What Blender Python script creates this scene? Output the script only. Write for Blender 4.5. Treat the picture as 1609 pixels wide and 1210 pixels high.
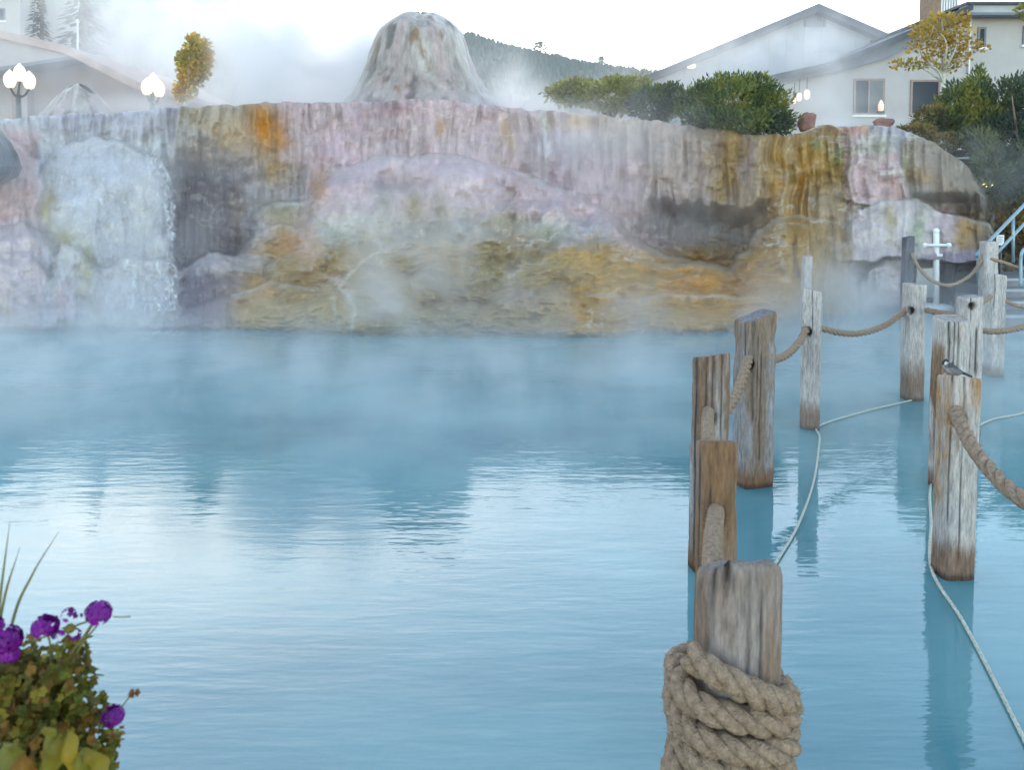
import bpy, math, random
import numpy as np
from mathutils import Vector, Matrix

random.seed(7); rng = np.random.default_rng(7)
for o in list(bpy.data.objects): bpy.data.objects.remove(o)
S = bpy.context.scene
COL = S.collection
R = math.radians

# ------------------------------------------------------------------ camera
CW, CH, F, EYE = 1609.0, 1210.0, 1300.0, 2.2
HOR = 290.0                       # horizon row of the photograph
PITCH = R(3.2)
cam_d = bpy.data.cameras.new('camera'); cam = bpy.data.objects.new('camera', cam_d); COL.objects.link(cam)
cam.location = (0, 0, EYE); cam.rotation_euler = (R(90) - PITCH, 0, 0)
cam_d.sensor_width = 36; cam_d.lens = 36 * F / CW
SY = math.tan(PITCH) - (CH/2 - HOR) / F
cam_d.shift_y = SY * F / CW
cam_d.clip_start = .05; cam_d.clip_end = 5000
cam_d.dof.use_dof = True; cam_d.dof.focus_distance = 9.0; cam_d.dof.aperture_fstop = 6.3
S.camera = cam

# ------------------------------------------------------------------ world, sun, exposure
SUN_EL, SUN_AZ = R(9), R(342)    # azimuth clockwise from +Y: low on the left, its light only a soft glow through the steam
W = bpy.data.worlds.new('World'); S.world = W; W.use_nodes = True
nt = W.node_tree; nt.nodes.clear()
sky = nt.nodes.new('ShaderNodeTexSky'); sky.sky_type = 'NISHITA'; sky.sun_disc = False
sky.sun_elevation = SUN_EL; sky.sun_rotation = SUN_AZ; sky.altitude = 2100; sky.air_density = 1.0; sky.dust_density = 2.0; sky.ozone_density = 0.35
bg = nt.nodes.new('ShaderNodeBackground'); bg.inputs['Strength'].default_value = 0.15
wo = nt.nodes.new('ShaderNodeOutputWorld')
nt.links.new(sky.outputs[0], bg.inputs['Color']); nt.links.new(bg.outputs[0], wo.inputs['Surface'])
sd = bpy.data.lights.new('sun', 'SUN'); sd.energy = 0.06; sd.angle = R(80); sd.color = (1, .95, .88)
sun = bpy.data.objects.new('sun', sd); COL.objects.link(sun)
sdir = Vector((math.sin(SUN_AZ)*math.cos(SUN_EL), math.cos(SUN_AZ)*math.cos(SUN_EL), math.sin(SUN_EL)))
sun.rotation_euler = sdir.to_track_quat('Z', 'Y').to_euler(); sun.location = sdir * 100
V = S.view_settings
V.view_transform = 'Standard'; V.look = 'None'; V.gamma = 1; V.use_curve_mapping = False
V.exposure = 2.62
V.use_white_balance = True; V.white_balance_temperature = 7200     # camera set for the blue morning shade
cy = S.cycles
cy.use_denoising = True
cy.max_bounces = 8; cy.diffuse_bounces = 3; cy.glossy_bounces = 3; cy.transmission_bounces = 4; cy.volume_bounces = 6; cy.transparent_max_bounces = 8
cy.volume_step_rate = 2.0; cy.volume_max_steps = 256
cy.use_adaptive_sampling = True; cy.adaptive_threshold = 0.01
cy.sample_clamp_indirect = .5; cy.sample_clamp_direct = .8

# ------------------------------------------------------------------ picking points of the place
cp, sp_ = math.cos(PITCH), math.sin(PITCH)
def ray(px, py):
    x = (px - CW/2) / F; yc = (CH/2 - py) / F + SY
    return x, cp + yc*sp_, -sp_ + yc*cp
def P(px, py, d):
    x, y, z = ray(px, py); s = d / y
    return np.array((x*s, d, EYE + z*s))
def G(px, py, z=0.0):
    x, y, zz = ray(px, py); s = (z - EYE) / zz
    return np.array((x*s, y*s, z))

# ------------------------------------------------------------------ small helpers
_perm = rng.permutation(4096); _val = rng.random(4096)
def _h(i, j, k): return _val[(_perm[(_perm[(i & 4095)] + j) & 4095] + k) & 4095]
def vn(x, y, z=0.0):
    x, y, z = np.broadcast_arrays(np.asarray(x, float), np.asarray(y, float), np.asarray(z, float))
    xi, yi, zi = np.floor(x).astype(int), np.floor(y).astype(int), np.floor(z).astype(int)
    fx, fy, fz = x-xi, y-yi, z-zi
    fx, fy, fz = [t*t*t*(t*(t*6-15)+10) for t in (fx, fy, fz)]
    def L(a, b, t): return a + (b-a)*t
    c = lambda a, b, d: _h(xi+a, yi+b, zi+d)
    return L(L(L(c(0,0,0), c(1,0,0), fx), L(c(0,1,0), c(1,1,0), fx), fy), L(L(c(0,0,1), c(1,0,1), fx), L(c(0,1,1), c(1,1,1), fx), fy), fz)
def fbm(x, y, z=0.0, o=4):
    s = 0; a = .5; n = 0
    for i in range(o):
        f = 2.03**i
        s = s + a*vn(np.asarray(x)*f + 17.3*i, np.asarray(y)*f + 5.1*i, np.asarray(z)*f); n += a; a *= .5
    return s/n
def cells(x, y, seed=0):
    """nearest and second nearest distance to scattered cell centres"""
    xi, yi = np.floor(x).astype(int), np.floor(y).astype(int); f1 = np.full(x.shape, 9.); f2 = f1.copy()
    for a in (-1, 0, 1):
        for b in (-1, 0, 1):
            px = xi+a+_h(xi+a, yi+b, xi*0+seed); py = yi+b+_h(xi+a, yi+b, xi*0+seed+7)
            d = np.hypot(x-px, y-py); f2 = np.where(d < f1, f1, np.minimum(f2, d)); f1 = np.minimum(f1, d)
    return f1, f2
def sstep(a, b, x):
    t = np.clip((x-a)/(b-a), 0, 1); return t*t*(3-2*t)
def lin(r, g, b):
    return tuple(((c/255+.055)/1.055)**2.4 if c > 10 else c/255/12.92 for c in (r, g, b))

def mesh(name, verts, faces, mat=None, smooth=True, col=None):
    me = bpy.data.meshes.new(name)
    me.from_pydata([tuple(map(float, v)) for v in verts], [], [tuple(map(int, f)) for f in faces])
    if smooth: me.polygons.foreach_set('use_smooth', [True]*len(me.polygons))
    if mat: me.materials.append(mat)
    if col is not None:
        a = me.color_attributes.new('col', 'FLOAT_COLOR', 'POINT')
        c = np.ones((len(verts), 4), np.float32); c[:, :3] = col
        a.data.foreach_set('color', c.ravel())
    me.update(); return me
def obj(name, me, parent=None, label=None, cat=None, group=None, kind=None, loc=None):
    o = bpy.data.objects.new(name, me); COL.objects.link(o)
    if parent is not None:
        o.parent = parent
        o.matrix_parent_inverse = Matrix.Translation(-Vector(parent.location))
    if loc is not None: o.location = loc
    if label: o['label'] = label
    if cat: o['category'] = cat
    if group: o['group'] = group
    if kind: o['kind'] = kind
    return o
def thing(name, label, cat, loc=(0, 0, 0), group=None):
    o = bpy.data.objects.new(name, None); COL.objects.link(o); o.location = Vector([float(c) for c in loc]); o.empty_display_size = .1
    o['label'] = label; o['category'] = cat
    if group: o['group'] = group
    return o

class MB:
    def __init__(s): s.v = []; s.f = []; s.c = []
    def add(s, v, f, c=None):
        b = len(s.v); s.v += [tuple(map(float, p)) for p in v]; s.f += [tuple(int(i)+b for i in q) for q in f]
        if c is not None:
            c = np.asarray(c, float); s.c += [tuple(c)]*len(v) if c.ndim == 1 else [tuple(x) for x in c]
    def box(s, a, b, c=None):
        (x0, y0, z0), (x1, y1, z1) = a, b
        s.add([(x0,y0,z0),(x1,y0,z0),(x1,y1,z0),(x0,y1,z0),(x0,y0,z1),(x1,y0,z1),(x1,y1,z1),(x0,y1,z1)],
              [(3,2,1,0),(4,5,6,7),(0,1,5,4),(1,2,6,5),(2,3,7,6),(3,0,4,7)], c)
    def tube(s, pts, r, n=8, c=None, cap=True):
        pts = np.asarray(pts, float); m = len(pts)
        rr = np.full(m, r) if np.isscalar(r) else np.asarray(r, float)
        t = np.gradient(pts, axis=0); t /= np.linalg.norm(t, axis=1)[:, None] + 1e-12
        up = np.array((0, 0, 1.)) if abs(t[0][2]) < .9 else np.array((1., 0, 0))
        u = np.cross(t[0], up); u /= np.linalg.norm(u)
        v = []
        for i in range(m):
            u = u - t[i]*np.dot(u, t[i]); u /= np.linalg.norm(u) + 1e-12
            w = np.cross(t[i], u)
            for k in range(n):
                a = 2*math.pi*k/n
                v.append(pts[i] + rr[i]*(math.cos(a)*u + math.sin(a)*w))
        f = [(i*n+k, i*n+(k+1) % n, (i+1)*n+(k+1) % n, (i+1)*n+k) for i in range(m-1) for k in range(n)]
        if cap: f += [tuple(range(n-1, -1, -1)), tuple(range((m-1)*n, m*n))]
        s.add(v, f, c)
    def prism(s, poly, y0, y1, c=None):
        """poly: (x, z) outline, extruded from depth y0 to y1"""
        n = len(poly); v = [(x, y0, z) for x, z in poly] + [(x, y1, z) for x, z in poly]
        f = [tuple(range(n)), tuple(range(2*n-1, n-1, -1))] + [(i, i+n, (i+1) % n+n, (i+1) % n) for i in range(n)]
        s.add(v, f, c)
    def lathe(s, prof, cen, n=24, c=None):
        v = []; cx, cy_, cz = cen
        for r, z in prof:
            for k in range(n):
                a = 2*math.pi*k/n; v.append((cx+r*math.cos(a), cy_+r*math.sin(a), cz+z))
        m = len(prof)
        f = [(i*n+k, i*n+(k+1) % n, (i+1)*n+(k+1) % n, (i+1)*n+k) for i in range(m-1) for k in range(n)]
        f += [tuple(range(n-1, -1, -1)), tuple(range((m-1)*n, m*n))]
        s.add(v, f, c)
    def build(s, name, mat, parent=None, smooth=False, **k):
        return obj(name, mesh(name, s.v, s.f, mat, smooth, s.c if len(s.c) == len(s.v) and s.c else None), parent, **k)

def crom(pts, n=12):
    p = np.asarray(pts, float); p = np.vstack([2*p[0]-p[1], p, 2*p[-1]-p[-2]]); out = []
    for i in range(1, len(p)-2):
        for t in np.linspace(0, 1, n, endpoint=False):
            a, b, c, d = p[i-1], p[i], p[i+1], p[i+2]
            out.append(.5*((2*b) + (-a+c)*t + (2*a-5*b+4*c-d)*t*t + (-a+3*b-3*c+d)*t**3))
    out.append(p[-2]); return np.array(out)

# ------------------------------------------------------------------ materials
def nodes(name):
    m = bpy.data.materials.new(name); m.use_nodes = True; t = m.node_tree; b = t.nodes['Principled BSDF']
    return m, t, b
def N(t, typ, **k):
    n = t.nodes.new(typ)
    for a, v in k.items():
        if a in n.inputs.keys(): n.inputs[a].default_value = v
        else: setattr(n, a, v)
    return n
def plain(name, c, rough=.7, var=.25, scale=6., bump=.0, metal=0., stretch=(1, 1, 1), emit=None, spec=.5, bscale=None):
    """base colour broken up by two scales of noise, with fine relief"""
    m, t, b = nodes(name)
    tc = N(t, 'ShaderNodeTexCoord'); mp = N(t, 'ShaderNodeMapping'); mp.inputs['Scale'].default_value = stretch
    t.links.new(tc.outputs['Object'], mp.inputs[0])
    n1 = N(t, 'ShaderNodeTexNoise', Scale=scale, Detail=6.0, Roughness=.65); t.links.new(mp.outputs[0], n1.inputs['Vector'])
    r = N(t, 'ShaderNodeValToRGB'); e = r.color_ramp.elements
    e[0].position = .3; e[1].position = .72
    e[0].color = (*[x*(1-var) for x in c], 1); e[1].color = (*[min(1, x*(1+var)) for x in c], 1)
    t.links.new(n1.outputs['Fac'], r.inputs[0]); t.links.new(r.outputs[0], b.inputs['Base Color'])
    b.inputs['Roughness'].default_value = rough; b.inputs['Metallic'].default_value = metal; b.inputs['Specular IOR Level'].default_value = spec
    if bump:
        bp = N(t, 'ShaderNodeBump', Strength=bump, Distance=.02)
        n2 = N(t, 'ShaderNodeTexNoise', Scale=bscale or scale*4, Detail=5.0); t.links.new(mp.outputs[0], n2.inputs['Vector'])
        t.links.new(n2.outputs['Fac'], bp.inputs['Height']); t.links.new(bp.outputs[0], b.inputs['Normal'])
    if emit:
        b.inputs['Emission Color'].default_value = (*emit[:3], 1); b.inputs['Emission Strength'].default_value = emit[3]
    return m
def attr_mat(name, rough=.6, scale=8., stretch=(1, 1, 1), var=.3, bump=.4, bdist=.03, spec=.4, sss=0, trans=0):
    """takes its mineral / wood / leaf colour from the mesh, breaks it up with noise and adds relief"""
    m, t, b = nodes(name)
    at = N(t, 'ShaderNodeAttribute', attribute_name='col')
    tc = N(t, 'ShaderNodeTexCoord'); mp = N(t, 'ShaderNodeMapping'); mp.inputs['Scale'].default_value = stretch
    t.links.new(tc.outputs['Object'], mp.inputs[0])
    n1 = N(t, 'ShaderNodeTexNoise', Scale=scale, Detail=8.0, Roughness=.7); t.links.new(mp.outputs[0], n1.inputs['Vector'])
    mr = N(t, 'ShaderNodeMapRange'); mr.inputs['From Min'].default_value = .3; mr.inputs['From Max'].default_value = .7
    mr.inputs['To Min'].default_value = 1-var; mr.inputs['To Max'].default_value = 1+var
    t.links.new(n1.outputs['Fac'], mr.inputs['Value'])
    mx = N(t, 'ShaderNodeVectorMath', operation='SCALE'); t.links.new(at.outputs['Color'], mx.inputs[0]); t.links.new(mr.outputs[0], mx.inputs['Scale'])
    t.links.new(mx.outputs[0], b.inputs['Base Color'])
    b.inputs['Roughness'].default_value = rough; b.inputs['Specular IOR Level'].default_value = spec
    if bump:
        bp = N(t, 'ShaderNodeBump', Strength=bump, Distance=bdist)
        n2 = N(t, 'ShaderNodeTexNoise', Scale=scale*1.7, Detail=8.0, Roughness=.65); t.links.new(mp.outputs[0], n2.inputs['Vector'])
        t.links.new(n2.outputs['Fac'], bp.inputs['Height']); t.links.new(bp.outputs[0], b.inputs['Normal'])
    if trans:
        tr = N(t, 'ShaderNodeBsdfTranslucent'); t.links.new(mx.outputs[0], tr.inputs['Color'])
        ms = N(t, 'ShaderNodeMixShader', Fac=trans); out = t.nodes['Material Output']
        t.links.new(b.outputs[0], ms.inputs[1]); t.links.new(tr.outputs[0], ms.inputs[2]); t.links.new(ms.outputs[0], out.inputs['Surface'])
    return m

M_TRAV = attr_mat('travertine', rough=.36, scale=5., stretch=(1, 1, .35), var=.18, bump=.8, bdist=.05)
M_CONE = attr_mat('cone_travertine', rough=.36, scale=4., stretch=(1.6, 1.6, .3), var=.3, bump=.8, bdist=.05)
M_WOOD = attr_mat('weathered_wood', rough=.85, scale=62., stretch=(1, 1, .17), var=.48, bump=.8, bdist=.014, spec=.25)
M_LEAF = attr_mat('leaf', rough=.6, scale=20., var=.2, bump=0, trans=.45)
M_PETAL = attr_mat('petal', rough=.5, scale=40., var=.25, bump=0, trans=.25)
M_ROPE = plain('manila_rope', (.38, .275, .20), .95, .4, 60, .9, spec=.1, bscale=170)
M_CORD = plain('pale_cord', (.46, .48, .42), .8, .35, 60, .3)
M_BARK = plain('bark', (.17, .13, .10), .9, .35, 12, .5, stretch=(1, 1, .3))
M_PALEBARK = plain('pale_bark', (.50, .49, .44), .8, .35, 8, .3, stretch=(1, 1, .6))
M_STUCCO = plain('white_stucco', (.44, .42, .42), .85, .07, 1.3, .25, bscale=40)
M_PINK = plain('pink_stucco', (.44, .36, .35), .85, .08, 1.1, .25, bscale=40)
M_METALSIDING = plain('grey_siding', (.38, .385, .41), .6, .08, .8, .1, stretch=(4, 1, .3))
M_ROOF = plain('dark_roof', (.03, .038, .055), .6, .25, 3, .3)
M_TILE = plain('faded_tile_roof', (.46, .32, .28), .8, .2, 3, .3)
M_TRIM = plain('painted_trim', (.15, .175, .22), .6, .12, 5, .1)
M_FRAME = plain('window_frame', (.30, .20, .18), .6, .15, 6, .1)
M_CHIM = plain('chimney_brick', (.27, .18, .13), .85, .3, 9, .4)
M_WHITE = plain('white_paint', (.80, .82, .82), .45, .05, 8, .05)
M_RAIL = plain('blue_galvanised_rail', (.25, .36, .42), .4, .1, 20, .05, metal=.3)
M_DARK = plain('dark_metal', (.05, .055, .06), .5, .2, 10, .1)
M_ROCK = plain('red_boulder', (.25, .13, .11), .8, .4, 4, .8)
M_EARTH = plain('earth', (.16, .125, .09), .95, .35, .7, .6, bscale=5)
M_HILL = plain('hill_ground', (.06, .08, .05), .95, .3, .02, 0)
M_CONIF = attr_mat('conifer_needles', rough=.8, scale=1., var=.3, bump=0)
M_DECK = plain('deck_boards', (.28, .22, .16), .8, .25, 8, .3)
M_POT = plain('terracotta', (.36, .16, .09), .85, .2, 8, .3)
def thin_water(name, a0, a1, f0, f1):
    m = plain(name, (.72, .75, .76), .25, .1, 14, .6, stretch=(1, 1, .3)); t = m.node_tree; b = t.nodes['Principled BSDF']
    tc = N(t, 'ShaderNodeTexCoord'); mp = N(t, 'ShaderNodeMapping'); mp.inputs['Scale'].default_value = (1, 1, .22); t.links.new(tc.outputs['Object'], mp.inputs[0])
    n = N(t, 'ShaderNodeTexNoise', Scale=13., Detail=7.0, Roughness=.7); t.links.new(mp.outputs[0], n.inputs['Vector'])
    r = N(t, 'ShaderNodeMapRange'); r.inputs['From Min'].default_value = f0; r.inputs['From Max'].default_value = f1; r.inputs['To Min'].default_value = a0; r.inputs['To Max'].default_value = a1
    t.links.new(n.outputs['Fac'], r.inputs['Value']); t.links.new(r.outputs[0], b.inputs['Alpha']); return m
M_FOAM = thin_water('water_foam', .0, .85, .44, .62)
M_SHEET = thin_water('water_sheet', .0, .30, .48, .72)
M_SIGNW = plain('sign_white', (.74, .76, .78), .5, .05, 8, 0)
M_INK = plain('sign_ink', (.12, .14, .2), .6, .05, 8, 0)
def glow(name, c, s):
    m, t, b = nodes(name)
    b.inputs['Base Color'].default_value = (.85, .8, .72, 1); b.inputs['Roughness'].default_value = .4
    b.inputs['Emission Color'].default_value = (*c, 1); b.inputs['Emission Strength'].default_value = s
    return m
M_GLOBE = glow('lit_globe', (1, .68, .38), .27)
M_AMBER = glow('amber_lamp', (1, .45, .2), .13)
M_PANE, _t, _b = nodes('window_pane')
_b.inputs['Base Color'].default_value = (.02, .03, .045, 1); _b.inputs['Roughness'].default_value = .3; _b.inputs['Specular IOR Level'].default_value = .1

# milky hot-spring water with small wind ripples
M_WATER, t, b = nodes('hot_spring_water')
tc = N(t, 'ShaderNodeTexCoord')
def wn(scale, sx, sy, detail, rough=.5, rot=0.0):
    mp = N(t, 'ShaderNodeMapping'); mp.inputs['Scale'].default_value = (sx, sy, 1); mp.inputs['Rotation'].default_value = (0, 0, rot)
    t.links.new(tc.outputs['Object'], mp.inputs[0])
    n = N(t, 'ShaderNodeTexNoise', Scale=scale, Detail=detail, Roughness=rough); t.links.new(mp.outputs[0], n.inputs['Vector'])
    return n
n0 = wn(.55, .8, 1.1, 4)
r = N(t, 'ShaderNodeValToRGB'); e = r.color_ramp.elements; e[0].position = .32; e[1].position = .68
e[0].color = (.050, .188, .228, 1); e[1].color = (.122, .31, .338, 1)
t.links.new(n0.outputs['Fac'], r.inputs[0]); t.links.new(r.outputs[0], b.inputs['Base Color'])
b.inputs['Roughness'].default_value = .02; b.inputs['IOR'].default_value = 1.55; b.inputs['Specular IOR Level'].default_value = .5
na = wn(3.2, .55, 2.6, 3, .5, R(6)); nb = wn(11, .5, 2.2, 2, .5, R(-9)); nc = wn(.35, 1, 1, 2)
mr = N(t, 'ShaderNodeMapRange'); mr.inputs['From Min'].default_value = .35; mr.inputs['From Max'].default_value = .7; mr.inputs['To Min'].default_value = .35; mr.inputs['To Max'].default_value = 1.
t.links.new(nc.outputs['Fac'], mr.inputs['Value'])
m1 = N(t, 'ShaderNodeMath', operation='MULTIPLY_ADD'); m1.inputs[1].default_value = .35
t.links.new(nb.outputs['Fac'], m1.inputs[0]); t.links.new(na.outputs['Fac'], m1.inputs[2])
bp = N(t, 'ShaderNodeBump', Distance=.0045); t.links.new(m1.outputs[0], bp.inputs['Height']); t.links.new(mr.outputs[0], bp.inputs['Strength'])
t.links.new(bp.outputs[0], b.inputs['Normal'])

# ================================================================== SETTING
# ground: one sheet out to the hills, the pond lies over it
def sheet(name, x0, x1, y0, y1, z, mat, **k):
    return obj(name, mesh(name, [(x0,y0,z),(x1,y0,z),(x1,y1,z),(x0,y1,z)], [(0,1,2,3)], mat), **k)
sheet('ground', -800, 800, -300, 800, -.9, M_EARTH, kind='structure')
sheet('pond_water', -26, 26, -6, 19.5, 0, M_WATER, kind='structure')

# ---- travertine terrace: relief sheet with real depth, from lip to waterline
def ip(tab): return lambda x: np.interp(x, [a for a, _ in tab], [b for _, b in tab])
LIP = ip([(-220,186),(0,186),(60,182),(180,178),(230,172),(300,166),(400,163),(520,160),(600,158),(680,156),(760,163),(830,172),(900,178),(980,186),(1050,192),(1130,203),(1180,213),(1250,212),(1290,197),(1400,200),(1440,212),(1480,232),(1520,262),(1545,290),(1565,318),(1600,330),(1800,330)])
WAT = ip([(-220,524),(0,521),(300,519),(360,519),(600,526),(850,530),(1000,527),(1120,524),(1200,514),(1250,505),(1330,497),(1440,484),(1500,478),(1800,474)])
DL = ip([(-220,16.4),(0,16.6),(300,17),(700,17),(1000,16.9),(1120,16.8),(1190,16.3),(1230,15.9),(1340,15.7),(1500,16.0),(1800,16.4)])
MOUNDS = [ # crest outline, depth at crest, extra depth at foot (None: reaches the waterline), foot row
 ([(400,430),(440,380),(470,330),(500,285),(520,262),(600,250),(700,246),(780,256),(850,283),(930,322),(1000,372),(1060,400),(1120,412),(1180,425),(1230,455),(1262,500)], 16.25, None, 0),
 ([(345,490),(360,440),(385,425),(430,402),(490,375),(520,345),(560,338),(610,350),(650,366),(800,366),(880,376),(1000,405),(1100,414),(1180,428),(1230,458),(1258,500)], 15.2, None, 0),
 ([(352,521),(362,462),(420,440),(470,446),(520,452),(560,470),(640,462),(760,470),(880,450),(1000,462),(1120,458),(1200,470),(1240,500)], 13.4, None, 0),
 ([(362,428),(380,384),(400,338),(430,316),(465,316),(495,330),(505,360),(500,400)], 15.5, 15.0, 430),
 ([(382,410),(390,372),(410,358),(440,352),(470,362),(492,385),(498,410)], 15.2, 14.8, 430),
 ([(48,350),(66,270),(95,228),(150,214),(200,222),(235,236),(258,252),(272,275),(277,310),(276,521)], 16.0, 13.2, 521),
 ([(148,521),(160,424),(200,404),(262,406),(284,430),(288,521)], 13.4, None, 0),
 ([(-220,200),(0,214),(40,232),(66,262),(70,330),(64,521)], 16.1, 13.6, 521),
 ([(-220,340),(0,350),(44,346),(78,376),(108,425),(128,470),(137,521)], 14.6, None, 0),
 ([(60,521),(95,384),(120,392),(150,420),(180,450),(184,521)], 13.5, None, 0),
 ([(262,521),(285,420),(340,400),(410,408),(425,521)], 14.7, None, 0),
 ([(1140,425),(1180,378),(1212,348),(1245,336),(1320,340),(1345,345),(1345,505)], 15.6, None, 0),
 ([(1330,300),(1334,265),(1350,250),(1375,252),(1386,270),(1410,262),(1418,300)], 15.35, 15.1, 322),
 ([(1318,402),(1334,362),(1350,328),(1395,314),(1440,316),(1480,330),(1520,338),(1555,358),(1566,395)], 15.1, 14.45, 408),
 ([(1312,500),(1345,450),(1380,412),(1425,410),(1440,440),(1446,500)], 14.9, None, 0),
]
NXC, NTC = 900, 300
gx = np.linspace(-220, 1800, NXC); gt = np.linspace(0, 1, NTC)
PX, T = np.meshgrid(gx, gt, indexing='xy')           # rows: t from lip to below water
lip, wat = LIP(PX) + 4*(fbm(PX*.02, 0, 3.1, 4)-.5) + 7*(fbm(PX*.06, 0, 5.1, 4)-.5), WAT(PX)
PY = lip + (wat + 10 - lip)*T
ddw = np.array([G(0, y)[1] for y in range(440, 560)])
def dwat(py): return np.interp(py, np.arange(440, 560), ddw)
wx = PX + 26*(fbm(PX*.02, PY*.02, 1.7, 3)-.5) + 18*(fbm(PX*.07, PY*.07, 3.7, 3)-.5); wy = PY + 22*(fbm(PX*.025, PY*.025, 9.2, 3)-.5)
DWL = dwat(WAT(PX))
s = np.clip((PY-lip)/(wat-lip), 0, 1)
D = DL(PX) - .25*np.sqrt(np.clip(s*4, 0, 1)) - .35*s
# dark hollow under the right-hand curtain, with a ragged hanging edge
hang = 300 + 34*fbm(PX*.03, 2.2, 0, 3) + 18*(vn(PX*.09, 7.7)-.5)
D = D + 1.25*sstep(0, 34, wy-hang)*sstep(970, 1080, wx)*(1-sstep(1175, 1225, wx))
D = D + 1.0*sstep(395, 402, wy)*sstep(1428, 1445, PX)*(1-sstep(1545, 1570, PX))
D = D + .8*np.exp(-(((wx-322)/62)**2 + ((wy-335)/105)**2)**2)
D = D + .9*sstep(300, 320, PY)*sstep(1425, 1445, wx)*(1-sstep(1500, 1560, wx))*(1-sstep(335, 350, PY))
RIM = np.zeros_like(D); MND = np.zeros_like(D)
STEPS = {0: 3, 1: 6, 2: 3, 8: 3, 10: 4, 12: 4, 14: 2}
for mi, (crest, d0, d1, foot) in enumerate(MOUNDS):
    xs = [a for a, _ in crest]
    c = np.interp(wx, xs, [b for _, b in crest]); inside = (wx > xs[0]) & (wx < xs[-1]) & (wy > c)
    fy = wat if d1 is None else foot
    u = np.clip((wy-c)/np.maximum(fy-c, 6), 0, 1)
    dw = DWL if d1 is None else d1
    if mi in STEPS:      # overlapping shelves: level treads and rounded risers
        ns = STEPS[mi]; ph = np.clip(u*ns + 1.5*(fbm(PX*.011+mi*3, PY*.014, 7.1, 3)-.5)*sstep(0, .15, u) + .35*(fbm(PX*.05, PY*.05, 2.1+mi, 2)-.5)*sstep(0, .15, u), 0, ns)
        fr = ph-np.floor(ph); u = np.clip(.40*u + .60*(np.floor(ph) + sstep(0, .42, fr))/ns, 0, 1)
        RIM = np.maximum(RIM*.999, 0)
    dm = d0 + (dw-d0)*(0.50*u**.5 + .50*u**1.3)
    if d1 is not None: inside &= wy < foot
    front = inside & (dm < D); RIM = np.where(front, 0, RIM); MND = np.where(front, 1, MND)
    RIM = np.maximum(RIM, np.where(front, np.exp(-((wy-c)/7)**2), 0))
    D = np.where(inside, np.minimum(D, dm), D)
D = np.minimum(D, np.maximum(DL(PX), DWL+.2)+2.2)
for _ in range(2):
    Dp = np.pad(D, 1, mode='edge'); D = (Dp[:-2,1:-1]+Dp[2:,1:-1]+Dp[1:-1,:-2]+Dp[1:-1,2:]+2*D)/6
# never behind its own waterline where it meets the pond
D = D + (DWL-D)*sstep(.86, 1.0, s)*(D > DWL)
# relief: hanging flutes on steep walls, terracettes and knobs on the aprons
STK = 1-.8*MND*(1-sstep(1120, 1160, PX)*(1-sstep(1345, 1360, PX)))
for _ in range(6):
    Dp = np.pad(STK, 1, mode='edge'); STK = (Dp[:-2,1:-1]+Dp[2:,1:-1]+Dp[1:-1,:-2]+Dp[1:-1,2:]+STK)/5
apron = sstep(330, 400, wy)*sstep(340, 420, PX)*(1-sstep(1230, 1260, PX))
flx = PX*.07 + 1.6*fbm(PX*.012, PY*.012, 4.4, 2)
ridg = 1-np.abs(2*fbm(flx, PY*.006, 5.5, 3)-1)
ridg2 = 1-np.abs(2*fbm(flx*2.9, PY*.014, 8.5, 2)-1)
D = D - (1-apron*.75)*(.25+.75*STK)*(.40*(ridg-.75) + .06*(ridg2-.7))
tc_ = wy*.105 + 4.2*fbm(PX*.012, PY*.02, 2.8, 3)
terr = np.abs(2*(tc_-np.floor(tc_))-1)
D = D - apron*((.008+.035*sstep(.42,.62,fbm(PX*.016,PY*.03,77,3))*sstep(390,430,wy))*(terr-.5) + .26*(fbm(PX*.045, PY*.09, 6.1, 4)-.5))
pil1, pil2 = cells(wx/46 + .5*fbm(PX*.05, PY*.05, 3, 2), wy/24 + .5*fbm(PX*.05, PY*.05, 8, 2), 3)
kn1, kn2 = cells(wx/19, wy/13, 11)
pillow = np.sqrt(np.clip(1-pil1**2, 0, 1)); knob = np.sqrt(np.clip(1-kn1**2, 0, 1))
lumpy = np.clip(apron*.9 + sstep(300, 340, wy)*sstep(340, 380, wx)*(1-sstep(500, 530, wx)) + .55*sstep(240, 280, wy)*sstep(270, 300, wx)*(1-sstep(400, 440, wx)) + .4*sstep(330, 380, wy)*sstep(1140, 1180, wx)*(1-sstep(1330, 1360, wx)), 0, 1)
D = D - lumpy*(.13*(pillow-.7) + .06*(knob-.7)) - .03*(knob-.7)*(1-lumpy)
big1, big2 = cells(wx/105 + .7*fbm(PX*.02, PY*.02, 5, 2), wy/50 + .7*fbm(PX*.02, PY*.02, 9, 2), 21)
lobes_ = np.sqrt(np.clip(1-(big1*1.05)**2, 0, 1)); MS = 1-STK
D = D - MS*.26*(lobes_-.75)*sstep(0, .12, s)*(1-sstep(.9, 1, s))
D = D - .42*(fbm(PX*.014, PY*.020, 3.3, 4)-.5) - .10*(fbm(PX*.08, PY*.09, 1.3, 3)-.5)

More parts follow.
